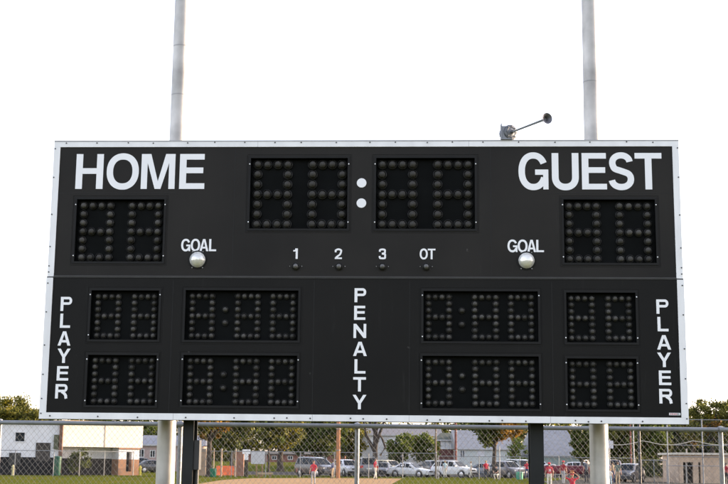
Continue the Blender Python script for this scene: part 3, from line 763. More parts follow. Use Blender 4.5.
# ------------------------------------------------------------------ buildings
def wallbox(b, P0, P1, dep, z0, z1, mi=0):
    """a wall-front box from P0 to P1 (plan), going back by dep"""
    P0, P1 = Vector(P0), Vector(P1); d = (P1-P0).normalized(); n = Vector((-d.y, d.x))
    q = [P0, P1, P1+n*dep, P0+n*dep]
    vs = [(p.x, p.y, z0) for p in q]+[(p.x, p.y, z1) for p in q]
    b.add(vs, [(3, 2, 1, 0), (4, 5, 6, 7), (0, 1, 5, 4), (1, 2, 6, 5), (2, 3, 7, 6), (3, 0, 4, 7)], mi)
def along(P0, P1, a): return Vector(P0)+(Vector(P1)-Vector(P0))*a
M_stucco = mat('white_stucco', (.66, .66, .68), rough=.85, var=.06, scale=1.2, bump=.1)
M_dadoblk = mat('black_painted_base', (.012, .012, .014), rough=.7, var=.3, scale=1, spec=.15)
M_slate = mat('slate_roof', (.13, .13, .15), rough=.8, var=.2, scale=2, stretch=(1, 1, 4))
M_trimw = mat('timber_trim', (.12, .07, .04), rough=.8)
# clubhouse (local coordinates = world, root at its corner)
C0 = (gx(61.5, 118), 118.0)
club = thing('clubhouse', 'white clubhouse with black base and a warm sunlit overhanging upper wall', 'building', (C0[0], C0[1], 0))
A0, A1 = Vector((-13.5, -3.2)), Vector((0, 0))
B1 = Vector((.80, .60))*8.2
zt = 4.75
b = MB(); wallbox(b, A0, A1-Vector((.02, 0)), 9, 1.62, zt, 0); wallbox(b, A0+Vector((0, -.02)), A1+Vector((-.02, -.02)), 9, -.1, 1.615, 1)
b.build('wall', [M_stucco, M_dadoblk], club)['label'] = 'shaded white wall with black base'
dn = Vector((.60, -.80))
b = MB(); wallbox(b, Vector((0, .02)), B1, 7, 2.62, zt, 0)
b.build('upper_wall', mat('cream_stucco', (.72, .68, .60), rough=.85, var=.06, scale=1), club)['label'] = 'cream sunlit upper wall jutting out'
b = MB(); m0 = along((0, .02), B1, .51); wallbox(b, m0+dn*.03, m0+dn*.03+Vector((.8, .6))*.09, .027, 2.64, zt-.02); b.build('wall_batten', mat('batten_tan', (.50, .40, .30), rough=.85), club)
o0, o1 = Vector((0, .02))-dn*1.6+Vector((.8, .6))*.1, B1-dn*1.6
b = MB(); wallbox(b, o0, o1, 5, 1.55, 2.61, 0); wallbox(b, o0+dn*.01, o1+dn*.01, 5, -.1, 1.545, 1); b.build('recessed_wall', [M_stucco, M_dadoblk], club)
b = MB()
q0, q1 = along((0, 0), B1, .70), along((0, 0), B1, .965)
qa, qb = along(q0, q1, .37), along(q0, q1, .63)
for (s, e) in ((q0, qa), (qb, q1)):
    wallbox(b, s, e, 1.45, -.1, 1.5, 0); wallbox(b, s, e, 1.45, 1.502, 2.615, 1)
wallbox(b, qa, qb, 1.45, -.1, .35, 0); wallbox(b, qa, qb, 1.45, 2.2, 2.615, 1); wallbox(b, qa-dn*.6, qb-dn*.6, .5, .36, 2.19, 2)
wallbox(b, q0+dn*.08-(q1-q0)*.03, q1+dn*.08+(q1-q0)*.03, .2, 2.45, 2.60, 0)
b.build('brick_pier', [brick_mat('pier_brick', (.42, .19, .09), (.36, .15, .07), (.45, .38, .30), 4), M_stucco, M_black], club)
def wallbox_on(P0, P1, a0, a1, z0, z1, dep, name, mats, frame=None):
    b = MB(); d = (Vector(P1)-Vector(P0)).normalized(); n = Vector((d.y, -d.x))
    wallbox(b, along(P0, P1, a0)+n*dep, along(P0, P1, a1)+n*dep, dep-.003, z0, z1); o = b.build(name, mats, club)
    if frame:
        f = MB(); e = .03/1
        La = (Vector(P1)-Vector(P0)).length; ee = .08/La
        for (x0, x1, y0, y1) in ((a0-ee, a1+ee, z1+.002, z1+.08), (a0-ee, a1+ee, z0-.08, z0-.002), (a0-ee, a0-.0002, z0, z1), (a1+.0002, a1+ee, z0, z1)):
            wallbox(f, along(P0, P1, x0)+n*(dep+.03), along(P0, P1, x1)+n*(dep+.03), dep+.027, y0, y1)
        f.build('window_frame', frame, o)
    return o
def fa(px): return (gx(px, 117.3)-C0[0]+13.5)/13.5
wallbox_on(A0, A1, fa(14.5), fa(23), 3.05, 3.85, .03, 'window', M_glass, M_stucco)
wallbox_on(A0, A1, fa(34.3), fa(48), 1.25, 2.95, .06, 'window', mat('boarded_brown', (.040, .034, .030), rough=.8, var=.2, scale=2))['label'] = 'boarded grey-brown window'
wallbox_on(A0, A1, fa(9.5), fa(20.5), .9, 2.0, .10, 'service_hatch', mat('hatch_dark', (.022, .022, .022)))
b = MB()
wallbox(b, A0+Vector((-.3, -.55)), A1+Vector((-.05, -.25)), 10, zt+.004, zt+.16, 0)
wallbox(b, Vector((.1, -.25))+dn*.1, B1+dn*.3+Vector((.2, .1)), 7.6, zt+.165, zt+.30, 1)
b.build('roof', [M_slate, mat('eave_tan', (.45, .33, .22), rough=.8)], club)
b = MB(); b.box(-.28, .02, -.36, -.10, .2, zt, 0); b.build('downpipe', mat('downpipe_brown', (.14, .065, .04), rough=.6), club)
b = MB(); b.box(-.75, -.32, -.42, -.20, 2.4, 3.7); b.build('wall_lamp_box', mat('box_olive', (.07, .075, .04)), club)

def barrel(label, px, Y, py_top, wpx, color, name='litter_bin', cat='bin'):
    X = gx(px, Y); h = gz(px, py_top, Y); r = wpx/2*Y/F_PX
    t = thing(name, label, cat, (X, Y, 0)); m = mat('bin_'+color[0], color[1], rough=.5, var=.15, scale=3)
    b = MB(); b.lathe((0, 0, 0), (0, 0, 1), [(0, 0), (r*.86, 0), (r*.9, .03), (r, h*.86), (r*1.04, h*.87), (r*1.04, h*.9), (r, h*.9)], 20); b.build('drum', m, t)
    b = MB(); b.lathe((0, 0, 0), (0, 0, 1), [(r*1.07, h*.905), (r*1.07, h*.95), (r*.8, h*.99), (0, h)], 20); b.build('lid', m, t)
    for s in (-1, 1):
        b = MB(); b.tube([(s*r*1.0, -.08, h*.7), (s*r*1.16, -.04, h*.7), (s*r*1.16, .04, h*.7), (s*r*1.0, .08, h*.7)], .012, 6); b.build('handle', m, t)
barrel('tall green bin at the corner of the white clubhouse', 57, 116, 456, 7.6, ('deep_green', (.006, .075, .045)))
barrel('squat green bin before the orange-leaved tree', 213.4, 117, 468.3, 6.6, ('leaf_green', (.008, .13, .07)))
barrel('teal green bin among the right-hand parked cars', 519.5, 121, 471.8, 7.2, ('teal_green', (.06, .30, .20)))
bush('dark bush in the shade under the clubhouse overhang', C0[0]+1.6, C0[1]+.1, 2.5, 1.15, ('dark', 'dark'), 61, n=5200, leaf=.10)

def hydrant(label, px, Y, h, col):
    t = thing('marker_post', label, 'post', (gx(px, Y), Y, 0)); m = mat('post_'+col[0], col[1], rough=.5)
    b = MB(); b.lathe((0, 0, 0), (0, 0, 1), [(.16, 0), (.16, .06), (.11, .07), (.11, h*.72), (.14, h*.74), (.14, h*.8), (.10, h*.86), (.06, h*.97), (0, h)], 14); b.build('barrel', m, t)
    for s in (-1, 1):
        b = MB(); b.lathe((s*.1, 0, h*.6), (s, 0, 0), [(.055, 0), (.055, .07), (.04, .09), (0, .09)], 10); b.build('outlet', m, t)
hydrant('pale yellow hydrant-like post before the black base of the clubhouse', 13, 113, .95, ('cream', (.42, .38, .20)))
hydrant('bright yellow post before the pinkish house', 140.2, 122, .95, ('yellow', (.52, .42, .05)))

def house(name, label, x0, x1, Y, yeave, yridge, dep, mwall, mroof, windows=(), rz=0, hip=0, wz=1.2, ybase=None, cat='building', kinds=None):
    X0, X1 = gx(x0, Y), gx(x1, Y); xm = (x0+x1)/2
    ze, zr = gz(xm, yeave, Y), gz(xm, yridge, Y+dep/2)
    t = thing(name, label, cat, ((X0+X1)/2, Y, 0), rz); hw = (X1-X0)/2
    b = MB(); b.box(-hw, hw, 0, dep, -.2, ze); b.build('wall', mwall, t, smooth=False)
    b = MB(); e = .35
    P = [(-hw-e, -e, ze+.003), (hw+e, -e, ze+.003), (hw+e, dep+e, ze+.003), (-hw-e, dep+e, ze+.003), (-hw-e+hip, dep/2, zr), (hw+e-hip, dep/2, zr)]
    b.add(P, [(0, 1, 5, 4), (2, 3, 4, 5), (0, 4, 3), (1, 2, 5), (3, 2, 1, 0)]); rf = b.build('roof', mroof, t, smooth=False)
    b = MB(); b.box(-hw-e, hw+e, -e-.03, -e-.003, ze-.08, ze+.1); b.build('gutter', mat('gutter_white', (.45, .45, .45)) if name != 'brick_building' else mroof, rf)
    for (a, c, z0, z1, kind) in windows:
        wx0, wx1 = gx(a, Y)-(X0+X1)/2, gx(c, Y)-(X0+X1)/2; wz0, wz1 = gz(xm, z1, Y), gz(xm, z0, Y)
        b = MB(); b.box(wx0, wx1, -.02, -.003, wz0, wz1)
        wo = b.build('window' if kind != 'door' else 'door', M_glass if kind == 'dark' else (mat('window_blind', (.55, .55, .57), rough=.4, var=.1) if kind == 'pale' else mat('grey_door', (.12, .13, .14))), t)
        f = MB(); q = .09
        f.box(wx0-q, wx1+q, -.06, -.003, wz1+.002, wz1+q); f.box(wx0-q, wx1+q, -.06, -.003, wz0-q, wz0-.002); f.box(wx0-q, wx0-.002, -.06, -.003, wz0, wz1); f.box(wx1+.002, wx1+q, -.06, -.003, wz0, wz1)
        f.box((wx0+wx1)/2-.04, (wx0+wx1)/2+.04, -.055, -.022, wz0, wz1)
        f.build('window_frame', mat('frame_white', (.6, .6, .6)), wo)
    return t, rf
M_groof = mat('grey_shingle', (.21, .22, .25), rough=.85, var=.15, scale=2.5, stretch=(1, 1, 6))
M_groof2 = mat('blue_grey_metal_roof', (.20, .207, .222), rough=.7, var=.15, scale=1.5)
house('house', 'small pinkish house with grey roof left of the left pole', 133, 200, 166, 445.5, 435.5, 9, mat('pink_siding', (.40, .30, .28), rough=.85, var=.1), M_groof, [(138, 143, 450, 457, 'dark'), (150, 154, 451, 457, 'dark')], hip=.8)
M_brick = brick_mat('red_brick', (.26, .085, .055), (.20, .06, .045), (.30, .22, .18), 3)
house('brick_building', 'long low red brick building far across the lawn', 246, 345, 232, 454.5, 452, 10, M_brick, mat('dark_roof', (.07, .065, .06), rough=.8), [(a, a+4, 456.5, 459.5, 'dark') for a in (272, 288, 300, 322)])
M_mott = mat('mottled_white', (.56, .56, .57), rough=.85, var=.35, scale=.9)
house('white_hall', 'long mottled white hall with dark grey roof behind the forked tree', 362, 441, 196, 435.5, 427.2, 14, M_mott, mat('slate_grey_roof', (.15, .145, .155), rough=.8, var=.12, scale=1), [(392, 397, 441, 449, 'dark'), (408, 413, 441, 449, 'dark')])
house('brick_house', 'small red brick house with white windows between brown posts', 438, 457.5, 184, 440.5, 433, 9, brick_mat('maroon_brick', (.15, .045, .04), (.12, .035, .035), (.2, .14, .12), 3), mat('green_grey_roof', (.055, .065, .045), rough=.85), [(441.2, 444.6, 442.2, 448.6, 'pale'), (445.6, 449, 442.2, 448.6, 'pale'), (450, 453.6, 442.2, 448.6, 'pale')], hip=1)
house('metal_roofed_hall', 'pale hall with blue-grey metal roof behind the dark-crowned tree', 458, 512, 176, 449.2, 430.5, 16, mat('pale_siding', (.50, .53, .51), rough=.8, var=.08), M_groof2, [(460.5, 464.5, 451, 457.5, 'door'), (478, 484, 451, 456, 'pale')])
house('grey_roofed_barn', 'big building with plain blue-grey roof behind the uniformed ball players', 534, 582, 178, 456, 429.5, 18, mat('teal_siding', (.30, .37, .36), rough=.8), M_groof2, hip=1.0)
# tan block building on the right
X0, X1, Yb = gx(677.5, 108), gx(745, 108), 108
t = thing('block_building', 'tan block building with flat roof slab and tall dark openings', 'building', (X0, Yb, 0)); W = X1-X0
M_block = brick_mat('tan_block', (.64, .48, .35), (.57, .43, .31), (.46, .36, .27), 2.2)
ztop = gz(700, 453.8, 108)
s = 108/F_PX
b = MB()
def bx(p0, p1, z0, z1, y0=0, y1=.3): b.box((p0-677.5)*s, (p1-677.5)*s, y0, y1, z0, z1)
zl = ztop-.72
bx(679.5, 703.5, zl, ztop-.1); bx(680, 683.2, -.1, zl-.002); bx(693, 698.2, -.1, zl-.002); bx(700.3, 703.5, -.1, zl-.002); bx(703.52, 745, -.1, ztop-.1, .02, 6); bx(679.5, 679.52+3, -.1, ztop-.1, .31, 6)
b.build('wall', M_block, t, smooth=False)
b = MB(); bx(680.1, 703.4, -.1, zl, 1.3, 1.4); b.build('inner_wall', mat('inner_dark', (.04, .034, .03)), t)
b = MB(); bx(686, 687.3, -.1, zl-.003, .1, .25); b.build('door_jamb', M_conc, t)
b = MB(); bx(675.8, 747, ztop-.098, ztop+.08, -.35, 6.5); rf = b.build('roof_slab', mat('slab_pale', (.48, .45, .38), rough=.85), t)
b = MB(); b.tube([((690-677.5)*s, 1, ztop+.08), ((690-677.5)*s, 1, ztop+.42)], .06, 10); b.build('vent_pipe', M_conc, rf)

# ------------------------------------------------------------------ brick wall, barrier, signs
t = thing('brick_wall', 'tan brick wall section just right of the black left post', 'wall', (gx(190, 126), 126, 0))
b = MB(); b.box(0, gx(206, 126)-gx(190, 126), 0, .3, -.1, gz(200, 449.5, 126)); b.build('panel', brick_mat('tan_brick', (.42, .30, .2), (.36, .25, .17), (.45, .38, .3), 3), t)
b = MB(); b.box(-.05, gx(206, 126)-gx(190, 126)+.05, -.05, .35, gz(200, 449.5, 126)+.002, gz(200, 449.5, 126)+.08); b.build('coping', M_conc, t)
t = thing('brick_pillar', 'stout reddish brick pillar left of the T-shaped white sign', 'pillar', (gx(240, 126), 126, 0))
b = MB(); b.box(-.36, .36, -.3, .3, -.1, 2.35); b.build('shaft', brick_mat('rose_brick', (.38, .17, .11), (.32, .14, .09), (.42, .3, .24), 3.5), t)
b = MB(); b.box(-.42, .42, -.36, .36, 2.352, 2.45); b.build('cap', M_conc, t)
t = thing('orange_barrier', 'low orange-red plastic barrier in the sun behind the fence posts', 'barrier', (gx(216, 130), 130, 0))
M_or = mat('orange_plastic', (.85, .17, .05), rough=.5, var=.25, scale=3)
L_ = gx(241, 130)-gx(216, 130)
for k in range(4):
    b = MB(); x0 = L_*k/4+.02; x1 = L_*(k+1)/4-.02
    b.add([(x0, -.3, 0), (x1, -.3, 0), (x1, .3, 0), (x0, .3, 0), (x0, -.12, .55), (x1, -.12, .55), (x1, .12, .55), (x0, .12, .55), (x0, -.1, .95), (x1, -.1, .95), (x1, .1, .95), (x0, .1, .95)],
          [(0, 1, 5, 4), (1, 2, 6, 5), (2, 3, 7, 6), (3, 0, 4, 7), (4, 5, 9, 8), (5, 6, 10, 9), (6, 7, 11, 10), (7, 4, 8, 11), (8, 9, 10, 11), (3, 2, 1, 0)]); b.build('barrier_block', M_or, t)
Y = 121; s = Y/F_PX
t = thing('notice_board', 'square pale board on two wooden legs beside the T-shaped sign', 'sign', (gx(257.7, Y), Y, 0))
zb, zt2 = gz(257, 464, Y), gz(257, 451, Y)
b = MB(); hw = 6.8*s; r_ = .1
pl = []
for cx, cz, a0 in ((hw-r_, zt2-r_, 0), (-hw+r_, zt2-r_, 90), (-hw+r_, zb+r_, 180), (hw-r_, zb+r_, 270)):
    for k in range(5): a = math.radians(a0+k*22.5); pl.append((cx+r_*math.cos(a), cz+r_*math.sin(a)))
b.prism(pl, lambda u, v, d: (u, -d-.06, v), .03); b.build('panel', mat('board_grey', (.52, .53, .55), rough=.6, var=.06), t)
for x in (-.12, .42):
    b = MB(); b.box(x-.06, x+.06, -.055, .06, -.2, zb+.9); b.build('leg', M_wood, t)
t = thing('marker_sign', 'small white T-shaped sign on a dark post', 'sign', (gx(246, Y), Y, 0))
b = MB(); b.box(-4*s, 4*s, -.05, -.02, gz(246, 454, Y), gz(246, 449.5, Y)); b.box(-2*s, 2*s, -.049, -.021, gz(246, 460, Y), gz(246, 454, Y)-.001); b.build('panel', M_vinyl, t)
b = MB(); b.box(-.17, .17, -.018, .15, -.1, gz(246, 459.5, Y)); b.build('post', mat('dark_timber', (.05, .04, .03), rough=.9), t)
t = thing('wooden_beam', 'long pale wooden beam on blocks before the square board', 'bench', (gx(258, 120), 120, 0))
Lb = gx(273, 120)-gx(258, 120)
b = MB(); b.box(0, Lb, -.15, .15, .25, .42); b.build('plank', mat('pale_timber', (.45, .33, .19), rough=.8, var=.2, scale=4), t)
for x in (.15, Lb-.3):
    b = MB(); b.box(x, x+.15, -.12, .12, -.02, .248); b.build('block', M_wood, t)

# ------------------------------------------------------------------ far chain-link fences
def far_fence(label, pts, h, posts_px=None, mesh=True, name='boundary_fence', rails=(1.0,), pr=.035, step=2.8, mwire=.2):
    t = thing(name, label, 'fence', (pts[0][0], pts[0][1], 0)); o = Vector((*pts[0], 0))
    V3 = [Vector((*p, 0))-o for p in pts]
    b = MB()
    for rr in rails:
        b.tube([v+Vector((0, 0, h*rr)) for v in V3], .028, 8)
    b.build('rail', M_galv, t)
    for A, B in zip(V3[:-1], V3[1:]):
        L = (B-A).length; n = max(1, int(L/step))
        for k in range(n+1 if B is V3[-1] else n):
            p = A+(B-A)*k/n
            b = MB(); b.tube([p+Vector((0, .06, -.1)), p+Vector((0, .06, h+.06))], pr, 8); b.build('fence_post', M_galv, t)
    if mesh:
        b = MB()
        for A, B in zip(V3[:-1], V3[1:]):
            L = (B-A).length; d = (B-A)/L; x = -h
            while x < L:
                for sgn in (0, 1):
                    a, c = (x, x+h) if sgn == 0 else (x+h, x)
                    # clip to segment
                    def cl(xx, zz, x2, z2):
                        return xx, zz, x2, z2
                    x1, z1, x2, z2 = a, 0.05, c, h
                    lo_, hi_ = 0, L
                    if x1 < lo_: z1 += (lo_-x1)*(z2-z1)/(x2-x1); x1 = lo_
                    if x2 < lo_: z2 += (lo_-x2)*(z1-z2)/(x1-x2); x2 = lo_
                    if x1 > hi_: z1 += (hi_-x1)*(z2-z1)/(x2-x1); x1 = hi_
                    if x2 > hi_: z2 += (hi_-x2)*(z1-z2)/(x1-x2); x2 = hi_
                    if abs(x1-x2) < .01: continue
                    yy = .004*(1 if sgn else -1)
                    b.tube([A+d*x1+Vector((0, yy, z1)), A+d*x2+Vector((0, yy, z2))], .0022, 3, caps=False)
                x += mwire
        b.build('wire_mesh', M_wire, t)
    return t
far_fence('far chain-link fence in front of the white clubhouse', [(gx(-25, 111), 111), (gx(52, 112), 112.4), (gx(104, 117), 117), (gx(133, 119), 119)], 2.2, step=2.9)
far_fence('long far chain-link fence between the dirt infield and the parked cars', [(gx(197, 119), 119), (gx(300, 119), 119), (gx(437, 119), 119.5)], 2.35, step=2.7)
far_fence('lower far chain-link fence behind the uniformed ball players', [(gx(438.5, 119.6), 119.6), (gx(520, 119), 119), (gx(636, 121), 121)], 2.1, step=3.0)
far_fence('tall backstop fence in front of the tan block building', [(gx(668.4, 104), 104), (gx(703.5, 104), 104), (gx(739, 104), 104), (gx(775, 104), 104)], gz(700, 419.8, 104), rails=(1, .60, .42, .28), step=4, pr=.055, mwire=.3)
far_fence('low chain-link fence running from the tall black pole to the backstop', [(gx(642, 112), 112), (gx(667, 106), 106)], 1.9, step=2.2)

def pole(name, label, px, Y, ytop, r, m, extra=None, group=None, cat='pole'):
    t = thing(name, label, cat, (gx(px, Y), Y, 0), 0, group); h = gz(px, ytop, Y)
    b = MB(); b.tube([(0, 0, -.2), (0, 0, h*.5), (0, 0, h)], [r, r*.92, r*.82], 12); b.build('shaft', m, t)
    b = MB(); b.lathe((0, 0, h), (0, 0, 1), [(r*.86, -.04), (r*.9, .03), (r*.5, .07), (0, .08)], 12); b.build('cap', M_galv, t)
    for z in (h*.35, h*.62):
        b = MB(); b.lathe((0, 0, z), (0, 0, 1), [(r*.9, 0), (r*1.1, .01), (r*1.1, .07), (r*.9, .08)], 12); b.build('band', M_galv, t)
    return t, h
M_orw = mat('orange_brown_wood', (.36, .17, .08), rough=.85, var=.25, scale=3, stretch=(5, 5, .6))
M_redw = mat('red_brown_wood', (.17, .06, .045), rough=.85, var=.25, scale=3, stretch=(5, 5, .6))
pole('wooden_pole', 'thick orange-brown wooden pole lit from the right, left of the middle fence post', 338, 117, 400, .20, M_orw)
pole('wooden_pole', 'thin grey-brown pole left of the red brick house', 435.8, 121, 405, .085, mat('grey_brown_wood', (.16, .125, .09), rough=.85))
pole('wooden_pole', 'red-brown wooden pole at the right side of the brick house', 455.8, 150, 405, .15, M_redw)
pole('wooden_pole', 'thin red-brown pole right of the right-hand steel pole', 631.3, 135, 412, .09, M_redw)
pole('steel_mast', 'slim pale grey mast beside the tall black pole', 634.2, 118, 405, .065, M_galv)
pole('steel_mast', 'tall black pole beyond the spectators', 640, 102, 398, .12, M_black)
for i, px in enumerate((213.5, 221.2, 235.2, 205.4)):
    pole('timber_post', ['thin sunlit post beside the green bin', 'bright sunlit post right of the green bin', 'bright sunlit post left of the brick pillar', 'sunlit post at the end of the tan brick wall'][i], px, 120.5, 449.2, (.06, .09, .09, .07)[i], mat('pale_post', (.45, .33, .24), rough=.8, var=.15, scale=3), group='sunlit posts along the far fence', cat='post')
pole('sign_post', 'thin pale post beside the dark-crowned tree', 499.5, 121, 447, .055, M_galv, cat='post')
# sagging cables at right
t = thing('cable', 'pale sagging overhead cable right of the right-hand pole', 'cable', (gx(598, 104), 104, 0))
b = MB(); P = []
for k in range(25):
    a = k/24; px_ = 598+a*152
    py_ = 440.5+4.5*abs(math.sin(PI*(a*3+.1)))
    P.append(at(px_, py_, 103)-Vector((gx(598, 104), 104, 0)))
b.tube(P, .03, 6); b.build('strand', mat('pale_cable', (.50, .47, .38), rough=.6), t)
t = thing('hanging_sign', 'small blank white sign on the pole stub just right of the right-hand pole', 'sign', (gx(610, 106), 106, 0)); s = 106/F_PX
z1, z0 = gz(610, 440.8, 106), gz(610, 448.5, 106)
b = MB(); b.box(-3.8*s, 3.8*s, -.04, -.015, z0, z1); b.build('panel', mat('sign_grey', (.5, .5, .53), rough=.6), t)
b = MB(); b.tube([(0, .03, -.1), (0, .03, z1+.1)], .04, 10); b.build('post', M_galv, t)

# maroon windscreen on the fence behind the players
Y = 118; s = Y/F_PX
t = thing('banner', 'long maroon cloth banner with a pale top edge hung behind the ball players', 'banner', (gx(543, Y), Y, 0)); Lb = gx(592, Y)-gx(543, Y)
z1, z0 = gz(566, 466.2, Y), gz(566, 474, Y)
b = MB(); n = 26
vs = []
for i in range(n+1):
    for z in (z0, (z0+z1)/2, z1): vs.append((Lb*i/n, .035*math.sin(i*1.7)+.02*math.sin(i*.7), z))
b.add(vs, [(i*3+j, (i+1)*3+j, (i+1)*3+j+1, i*3+j+1) for i in range(n) for j in range(2)]); o = b.build('cloth', mat('maroon_cloth', (.13, .022, .035), rough=.8, var=.35, scale=3), t)
mo = o.modifiers.new('thick', 'SOLIDIFY'); mo.thickness = .012
b = MB(); b.tube([(0, -.05, z1+.02), (Lb, -.05, z1+.02)], .03, 8); b.build('top_rope', mat('rope_pink', (.45, .25, .28)), t)
for k in range(5):
    b = MB(); x = Lb*k/4; b.tube([(x, .12, -.1), (x, .12, z1+.1)], .03, 8); b.build('stake', M_galv, t)

# ------------------------------------------------------------------ vehicles
PROF = {
 'sedan': dict(L=4.7, W=1.78, r=.32, wb=(1.42, -1.38), st=[(2.35, .34, .56, .60, .66, .55), (2.22, .22, .66, .71, .82, .70), (1.5, .19, .78, .83, .88, .76), (.95, .19, .88, .93, .89, .78), (.22, .19, .92, 1.38, .89, .63), (-.25, .19, .93, 1.44, .89, .62), (-.95, .19, .94, 1.39, .89, .60), (-1.62, .19, .95, 1.02, .87, .72), (-2.2, .24, .92, .98, .83, .68), (-2.35, .36, .78, .84, .74, .58)]),
 'suv': dict(L=4.6, W=1.85, r=.36, wb=(1.40, -1.38), st=[(2.3, .42, .70, .76, .72, .62), (2.18, .28, .84, .92, .86, .74), (1.5, .25, .98, 1.04, .92, .80), (1.05, .25, 1.05, 1.10, .93, .82), (.42, .25, 1.08, 1.62, .93, .70), (-.2, .25, 1.09, 1.70, .93, .70), (-1.1, .25, 1.09, 1.70, .93, .70), (-1.75, .25, 1.09, 1.66, .92, .68), (-2.15, .28, 1.08, 1.14, .90, .80), (-2.3, .40, .95, 1.0, .84, .74)]),
 'van': dict(L=4.9, W=1.95, r=.35, wb=(1.50, -1.45), st=[(2.45, .40, .72, .78, .76, .66), (2.32, .27, .90, .98, .90, .78), (1.8, .24, 1.05, 1.12, .96, .86), (1.5, .24, 1.10, 1.18, .97, .88), (.65, .24, 1.14, 1.78, .98, .76), (0, .24, 1.15, 1.90, .98, .77), (-1.2, .24, 1.15, 1.92, .98, .77), (-2.05, .24, 1.15, 1.88, .97, .76), (-2.38, .28, 1.14, 1.22, .96, .88), (-2.45, .40, .95, 1.02, .92, .84)]),
}
CARG = 'vehicles parked beyond the far fence'
def car(name, label, kind, px, Y, yaw, paint, cat='car', roof_rack=False, sc_=1.0, group=CARG):
    """yaw: 0 = nose to the right of the photo, -90 = nose towards the camera"""
    D = PROF[kind]; t = thing(name, label, cat, (gx(px, Y), Y, .004), math.radians(yaw), group); t.scale = (sc_,)*3
    m = mat('paint_'+paint[0], paint[1], rough=.32, var=.04, scale=2, coat=.6, metal=paint[2] if len(paint) > 2 else 0)
    b = MB(); rings = []
    for (x, zb, zs, zt_, wb_, wt_) in D['st']:
        h = [(wb_*.86, zb), (wb_*.98, zb+.12), (wb_, (zb+zs)/2+.05), (wb_*.975, zs), (wt_, zt_-.05 if zt_-zs > .2 else zt_-.015), (wt_*.86, zt_), (0, zt_+.015)]
        rings.append([(x, y, z) for y, z in h]+[(x, -y, z) for y, z in reversed(h[:-1])])
    n = len(rings[0]); vs = [v for r in rings for v in r]; fs = []
    for i in range(len(rings)-1):
        for k in range(n-1): fs.append((i*n+k, (i+1)*n+k, (i+1)*n+k+1, i*n+k+1))
        fs.append((i*n+n-1, (i+1)*n+n-1, (i+1)*n, i*n))
    fs.append(tuple(range(n))); fs.append(tuple(reversed([(len(rings)-1)*n+k for k in range(n)])))
    b.add(vs, fs); b.build('body', m, t)
    def pane(nm, q, sh=.10, off=.012, mm=M_glass):
        q = [Vector(v) for v in q]; c = sum(q, Vector())/len(q); nrm = (q[2]-q[0]).cross(q[3]-q[1]).normalized()
        if nrm.dot(c-Vector((0, 0, .9))) < 0: nrm = -nrm
        q2 = [c+(v-c)*(1-sh)+nrm*off for v in q]; q3 = [v-nrm*.03 for v in q2]
        mb = MB(); mb.add(q2+q3, [(0, 1, 2, 3), (7, 6, 5, 4), (0, 4, 5, 1), (1, 5, 6, 2), (2, 6, 7, 3), (3, 7, 4, 0)]); return mb.build(nm, mm, t, smooth=False)
    st = D['st']
    cab = [i for i in range(len(st)) if st[i][3]-st[i][2] > .25]; i0, i1 = cab[0], cab[-1]
    R = rings
    pane('windscreen', [R[i0-1][5], R[i0-1][7], R[i0][7], R[i0][5]], .05, .03)
    pane('rear_window', [R[i1+1][5], R[i1+1][7], R[i1][7], R[i1][5]], .06, .03)
    for i in range(i0, i1):
        pane('side_window', [R[i][3], R[i+1][3], R[i+1][4], R[i][4]], .12); pane('side_window', [R[i][9], R[i+1][9], R[i+1][8], R[i][8]], .12)
    for (ia, ib) in ((i0-1, i0), (i1+1, i1)):
        for s3, s4 in ((3, 4), (9, 8)):
            A, B, Cc = Vector(R[ia][s3]), Vector(R[ib][s3]), Vector(R[ib][s4])
            pane('quarter_window', [A+(B-A)*.35, B, Cc, B+(Cc-B)*.55], .14)
    r = D['r']
    for x in D['wb']:
        for sy in (-1, 1):
            yo = D['W']/2*1.0
            mb = MB(); mb.lathe((x, sy*(yo-.20), r), (0, sy, 0), [(0, 0), (r*.97, 0), (r, .03), (r, .19), (r*.95, .225), (r*.68, .23), (r*.66, .21)], 20); wh = mb.build('wheel', M_rubber, t)
            mb = MB(); mb.lathe((x, sy*(yo-.20), r), (0, sy, 0), [(r*.655, .205), (r*.6, .212), (r*.2, .222), (0, .226)], 12); mb.build('rim', M_rim, wh)
            mb = MB(); mb.lathe((x, sy*(yo-.16), r+.02), (0, sy, 0), [(r*1.01, .15), (r*1.2, .165), (r*1.22, .15), (r*1.2, .0), (r*1.01, 0)], 22); mb.build('wheel_arch', mat('arch_dark', (.03, .03, .03), rough=.7), t)
    f, rr = st[1], st[-2]
    for sy in (-1, 1):
        mb = MB(); mb.box(f[0]-.02, f[0]+.075, sy*f[4]*.48, sy*f[4]*.93, f[2]-.14, f[2]+.0); mb.build('headlight', mat('headlight_clear', (.7, .7, .68), rough=.12), t)
        mb = MB(); mb.box(rr[0]-.085, rr[0]+.02, sy*rr[4]*.62, sy*rr[4]*.95, rr[2]-.26, rr[2]-.02); mb.build('tail_light', mat('tail_red', (.40, .015, .02), rough=.2), t)
        mb = MB(); mx_, mz = st[i0-1][0]-.25, st[i0-1][2]+.12; mb.box(mx_-.06, mx_+.08, sy*(st[3][4]-.02), sy*(st[3][4]+.18), mz-.08, mz+.06); mb.build('wing_mirror', m, t)
    mb = MB(); mb.box(st[0][0]-.12, st[0][0]+.06, -f[4]*.92, f[4]*.92, f[1]+.04, f[1]+.26); mb.build('front_bumper', m if kind == 'sedan' else M_black, t)
    mb = MB(); mb.box(st[0][0]-.05, st[0][0]+.045, -f[4]*.44, f[4]*.44, f[2]-.15, f[2]-.02); mb.build('grille', M_black, t)
    mb = MB(); mb.box(st[-1][0]-.07, st[-1][0]+.12, -rr[4]*.94, rr[4]*.94, rr[1]+.05, rr[1]+.27); mb.build('rear_bumper', m if kind == 'sedan' else M_black, t)
